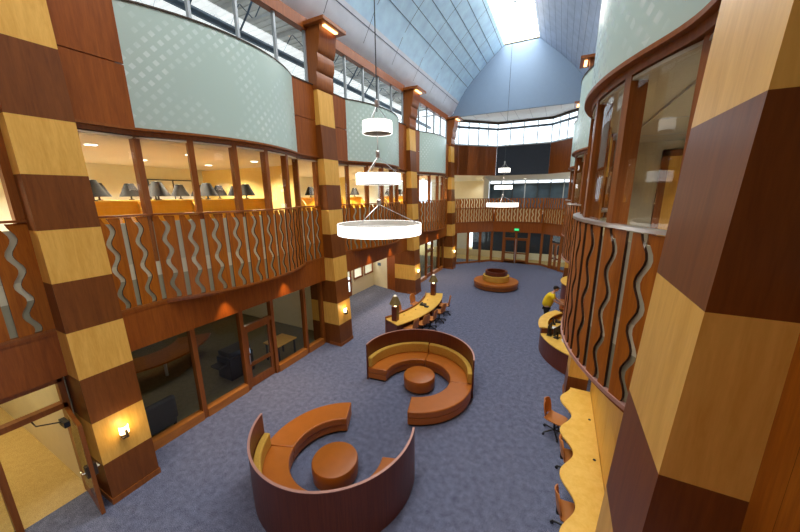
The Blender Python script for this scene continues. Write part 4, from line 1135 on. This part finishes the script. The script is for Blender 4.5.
# ------------------------------------------------------------------ chandeliers
def chandelier(x, y, top, rings, label, group):
    t = thing('pendant_chandelier', label, 'chandelier', (x, y, rings[-1][1]), group)
    zc = [r[1] for r in rings]
    m = MB(); m.tube([(x, y, rings[0][1]+.3), (x, y, top)], .011, 6); obj('cable', m, 'dkmullion', t)
    m = MB(); m.lathe([(.10, top-.05), (.10, top-.004), (.0, top-.004)], (x, y, 0), 16); obj('ceiling_canopy', m, 'mullion', t)
    for k, (R, z, h) in enumerate(rings):
        m = MB(); m.sector((x, y), R-.006, R, 0, 2*PI, z-h/2, z+h/2, 56); s = obj('ring_shade', m, 'glow_white', t, smooth=True)
        m = MB(); m.sector((x, y), R-.02, R-.008, 0, 2*PI, z-h/2+.004, z+h/2-.004, 56); obj('inner_lining', m, 'discgrey', s, smooth=True)
        m = MB(); m.sector((x, y), .02, R-.022, 0, 2*PI, z-h*.06, z, 56); obj('diffuser_disc', m, 'discgrey', s, smooth=True)
        m = MB(); zt = z+h/2+.30+.05*k
        for q in range(3):
            a = 2*PI*q/3+.5; m.tube([(x, y, zt), (x+(R-.04)*math.cos(a), y+(R-.04)*math.sin(a), z+h/2-.02)], .008, 5)
        m.lathe([(.035, zt-.02), (.045, zt+.02), (.045, zt+.10), (.02, zt+.12)], (x, y, 0), 12); obj('suspension_rods', m, 'railsteel', t)
        nz = rings[k+1][1] if k < len(rings)-1 else z-.1
        m = MB(); m.tube([(x, y, z-h*.2), (x, y, nz+(.4 if k < len(rings)-1 else 0))], .012, 6); obj('stem', m, 'railsteel', t)
        ld = bpy.data.lights.new('ring_light', 'SPOT'); ld.spot_size = math.radians(165); ld.spot_blend = .4; ld.energy = 60*R; ld.color = (1, .93, .82); ld.shadow_soft_size = .25
        l = bpy.data.objects.new('lamp', ld); COL.objects.link(l); l.location = (0, 0, z-h*.5-.02-rings[-1][1]); l.parent = t
    return t
M['discgrey'] = plain('ring diffuser grey', (.55, .53, .50), .6)
chandelier(-3.52, 5.95, ZS, [(.305, 7.40, .23), (.475, 6.38, .22), (.915, 5.33, .23)], 'three tier white ring chandelier nearest the camera, over the sofas', 'ring chandeliers')
chandelier(-3.27, 20.6, ZS, [(.34, 7.45, .23), (.53, 6.44, .22), (.95, 5.39, .23)], 'three tier white ring chandelier at the rear above the round banquette', 'ring chandeliers')

# ------------------------------------------------------------------ upper reading room furniture (left)
def carrel(x, y, w, label):
    t = thing('study_carrel', label, 'desk', (x, y, UP), 'orange study carrels in the upper reading room')
    m = MB(); m.box(x-.35, x+.35, y-w/2, y+w/2, UP+.70, UP+.74); obj('worktop', m, 'maple', t)
    m = MB(); m.box(x-.02, x+.02, y-w/2, y+w/2, UP+.002, UP+1.32); obj('divider', m, 'orange', t)
    for sg in (-1, 1):
        m = MB(); pr = [(x-.35, UP+.002), (x+.35, UP+.002), (x+.35, UP+.8), (x+.25, UP+1.05), (x+.02, UP+1.32), (x-.02, UP+1.32), (x-.25, UP+1.05), (x-.35, UP+.8)]
        m.prof_y(pr, y+sg*w/2-.015, y+sg*w/2+.015); obj('side_panel', m, 'maple', t)
    m = MB(); m.box(x-.12, x+.12, y-w/2, y+w/2, UP+1.32, UP+1.35); obj('top_shelf', m, 'maple', t)
    return t
def study_lamp(x, y, s, label):
    t = thing('study_lamp', label, 'lamp', (x, y, UP+1.35), 'dark shaded study lamps in the upper reading room')
    z = UP+1.35
    m = MB(); m.lathe([(.07, .002), (.07, .02), (.025, .03), (.02, .14)], (x, y, z), 14); obj('base', m, 'bronze', t, smooth=True)
    m = MB(); m.lathe([(.25*s, .10), (.24*s, .13), (.10*s, .47), (.10*s, .48)], (x, y, z), 20); obj('shade', m, 'shade_dark', t, smooth=True)
    m = MB(); m.lathe([(.07*s, .475), (0, .49)], (x, y, z), 12); obj('finial', m, 'glow_white', t)
k = 0
posn = ['nearest', 'second', 'third', 'fourth', 'fifth', 'sixth', 'seventh', 'eighth']
for i, y in enumerate((3.6, 4.95, 6.3, 7.65)):
    carrel(-9.7, y, 1.30, 'orange study carrel, %s in the front row behind the first left railing' % posn[i])
    study_lamp(-9.7, y-.2, 1.15, 'dark shaded lamp on the %s front row carrel of the left reading room' % posn[i])
for i, y in enumerate((3.9, 5.3, 6.7, 8.1)):
    carrel(-11.6, y, 1.30, 'orange study carrel, %s in the back row of the first left bay' % posn[i])
    study_lamp(-11.6, y-.35, 1.1, 'dark lamp on the near half of the %s back row carrel, left reading room' % posn[i])
    study_lamp(-11.6, y+.3, 1.1, 'dark shaded lamp on the far half of the %s back row carrel, left reading room' % posn[i])
for i, y in enumerate((11.6, 13.4, 15.2, 19.2, 21.0, 22.8)):
    carrel(-10.6, y, 1.30, 'orange study carrel, %s behind the farther left railings' % posn[i])
    study_lamp(-10.6, y, 1.1, 'dark shaded lamp on the %s carrel behind the farther left railings' % posn[i])
root = sthing(nextwin(), 'pale window with dark frame on the back wall of the left reading room', (-14.95, 8.0, UP+.9))
m = MB(); m.box(-14.99, -14.93, 7.0, 8.9, UP+1.0, UP+2.15); obj('frame', m, 'dkmullion', root)
for q in range(2): m = MB(); m.box(-14.93, -14.91, 7.06+q*.92, 7.92+q*.92, UP+1.05, UP+2.1); obj('pane', m, 'sky_pane', root) if 'sky_pane' in M else obj('pane', m, 'white', root)
# recessed ceiling lights upper room
dl = [0]
def downlight(x, y, z, energy, label, group, col=(1, .92, .76), r=.14, size=1.2):
    t = thing('ceiling_light', label, 'ceiling light', (x, y, z), group)
    m = MB(); m.lathe([(r, -.012), (r, -.001), (0, -.001)], (x, y, z), 16); obj('trim_ring', m, 'white', t)
    m = MB(); m.lathe([(0, -.018), (r*.8, -.018), (r*.8, -.013)], (x, y, z), 16); obj('diffuser', m, 'glow_fluor', t)
    ld = bpy.data.lights.new('downlight', 'SPOT'); ld.energy = energy*1.3; ld.spot_size = math.radians(150); ld.spot_blend = .5; ld.color = col; ld.shadow_soft_size = .2
    l = bpy.data.objects.new('lamp', ld); COL.objects.link(l); l.location = (0, 0, -.06); l.parent = t
for x in (-9.8, -12.4):
    for i, y in enumerate((0.5, 3.6, 5.8, 8.0, 12.2, 14.6, 18.8, 21.2, 23.4)):
        downlight(x, y, 7.25, 420, 'round recessed ceiling light in the %s row of the left upper reading room' % ('front' if x > -11 else 'back'), 'reading room ceiling lights, %s row' % ('front' if x > -11 else 'back'))
for x, y in ((2.6, 3.6), (2.6, 6.2), (4.8, 4.8), (3.2, 12.0), (3.2, 20.0)):
    downlight(x, y, 7.22, 200, 'recessed ceiling light in the right upper room', 'right room ceiling lights', (1, .9, .75))
for x, y, e in ((-12.4, .6, 180), (-10.2, .6, 170)): downlight(x, y, 4.36, e, 'corridor ceiling light beyond the open door', 'corridor ceiling lights', (1, .78, .38))
for x, y, e in ((-12.0, 4.4, 45), (-11.2, 7.6, 45), (-9.9, 13.0, 170), (-9.9, 16.0, 200), (-12.5, 13.4, 120), (-12.6, 16.5, 160), (-11.5, 20.0, 40), (-11.5, 23.0, 40), (-10, 27.0, 60)):
    downlight(x, y, 4.36, e, 'office ceiling light on the left ground floor', 'ground floor ceiling lights', (1, .86, .62))
for x, y, e in ((-6.5, 30.2, 60), (-3, 31.5, 10), (0, 31, 12)): downlight(x, y, 4.35, e, 'ceiling light beyond the rear glass doors', 'rear vestibule lights', (1, .86, .6))
for x, y in ((-6.5, 29.8), (-3, 30.2), (.5, 29.5)): downlight(x, y, 7.35, 60, 'ceiling light over the rear upper walkway', 'rear walkway lights', (1, .95, .85))
# small spots washing the left fascias and doors
for ya, yb in bays[1:]:
    for fy in (.36, .68):
        y = ya+(yb-ya)*fy
        t = thing('fascia_spotlight', 'tiny downlight washing the wood fascia under a left balcony', 'spotlight', (-7.95, y, ZB-.05), 'fascia spotlights under the left balconies')
        m = MB(); m.lathe([(.04, -.06), (.04, -.001), (0, -.001)], (-7.95, y, ZB-.05), 12); obj('can', m, 'bronze', t)
        m = MB(); m.lathe([(0, -.062), (.03, -.062), (.03, -.0605)], (-7.95, y, ZB-.05), 12); obj('lens', m, 'glow_warm', t)
        ld = bpy.data.lights.new('spot', 'SPOT'); ld.energy = 130; ld.color = (1, .62, .3); ld.spot_size = math.radians(75); ld.spot_blend = .6; ld.shadow_soft_size = .02
        l = bpy.data.objects.new('lamp', ld); COL.objects.link(l); l.location = (0.0, 0, -.07); l.rotation_euler = (0, math.radians(-14), 0); l.parent = t

# ------------------------------------------------------------------ lights: daylight
def area(name, loc, rot, sx, sy, e, col=(1, 1, 1)):
    ld = bpy.data.lights.new(name, 'AREA'); ld.shape = 'RECTANGLE'; ld.size = sx; ld.size_y = sy; ld.energy = e; ld.color = col
    l = bpy.data.objects.new(name, ld); COL.objects.link(l); l.location = loc; l.rotation_euler = rot; l.visible_camera = False if False else True
    return l
area('roof_space_daylight', (-11.7, 10, 11.6), (0, 0, 0), 4, 26, 230, (.95, .98, 1)).visible_camera = True
area('right_roof_daylight', (3.6, 10, 12.7), (0, 0, 0), 3, 26, 300, (.95, .98, 1))

w = bpy.data.worlds.new('World'); scene.world = w; w.use_nodes = True
nt = w.node_tree; bg = nt.nodes['Background']
bg.inputs[0].default_value = (.80, .90, 1.0, 1); bg.inputs[1].default_value = 2.4

# ------------------------------------------------------------------ camera
cam_d = bpy.data.cameras.new('Camera'); cam_d.sensor_width = 36; cam_d.sensor_fit = 'HORIZONTAL'
cam_d.lens = 36*311.95/800; cam_d.clip_start = .05; cam_d.clip_end = 200
cam = bpy.data.objects.new('Camera', cam_d); COL.objects.link(cam)
pi_, ya_, ro = .2243, .4703, -.0092
F = Vector((-math.sin(ya_)*math.cos(pi_), math.cos(ya_)*math.cos(pi_), -math.sin(pi_)))
R0 = Vector((math.cos(ya_), math.sin(ya_), 0)); U0 = R0.cross(F)
R = math.cos(ro)*R0+math.sin(ro)*U0; U = -math.sin(ro)*R0+math.cos(ro)*U0
cam.matrix_world = Matrix(((R.x, U.x, -F.x, 0), (R.y, U.y, -F.y, 0), (R.z, U.z, -F.z, 6.05), (0, 0, 0, 1)))
scene.camera = cam

vs = scene.view_settings
vs.view_transform = 'Standard'; vs.look = 'None'; vs.gamma = 1; vs.use_curve_mapping = False; vs.exposure = 0.25
scene.cycles.use_denoising = True
scene.cycles.max_bounces = 8; scene.cycles.diffuse_bounces = 4; scene.cycles.glossy_bounces = 4
scene.cycles.transparent_max_bounces = 12; scene.cycles.sample_clamp_indirect = 6
scene.cycles.caustics_reflective = False; scene.cycles.caustics_refractive = False
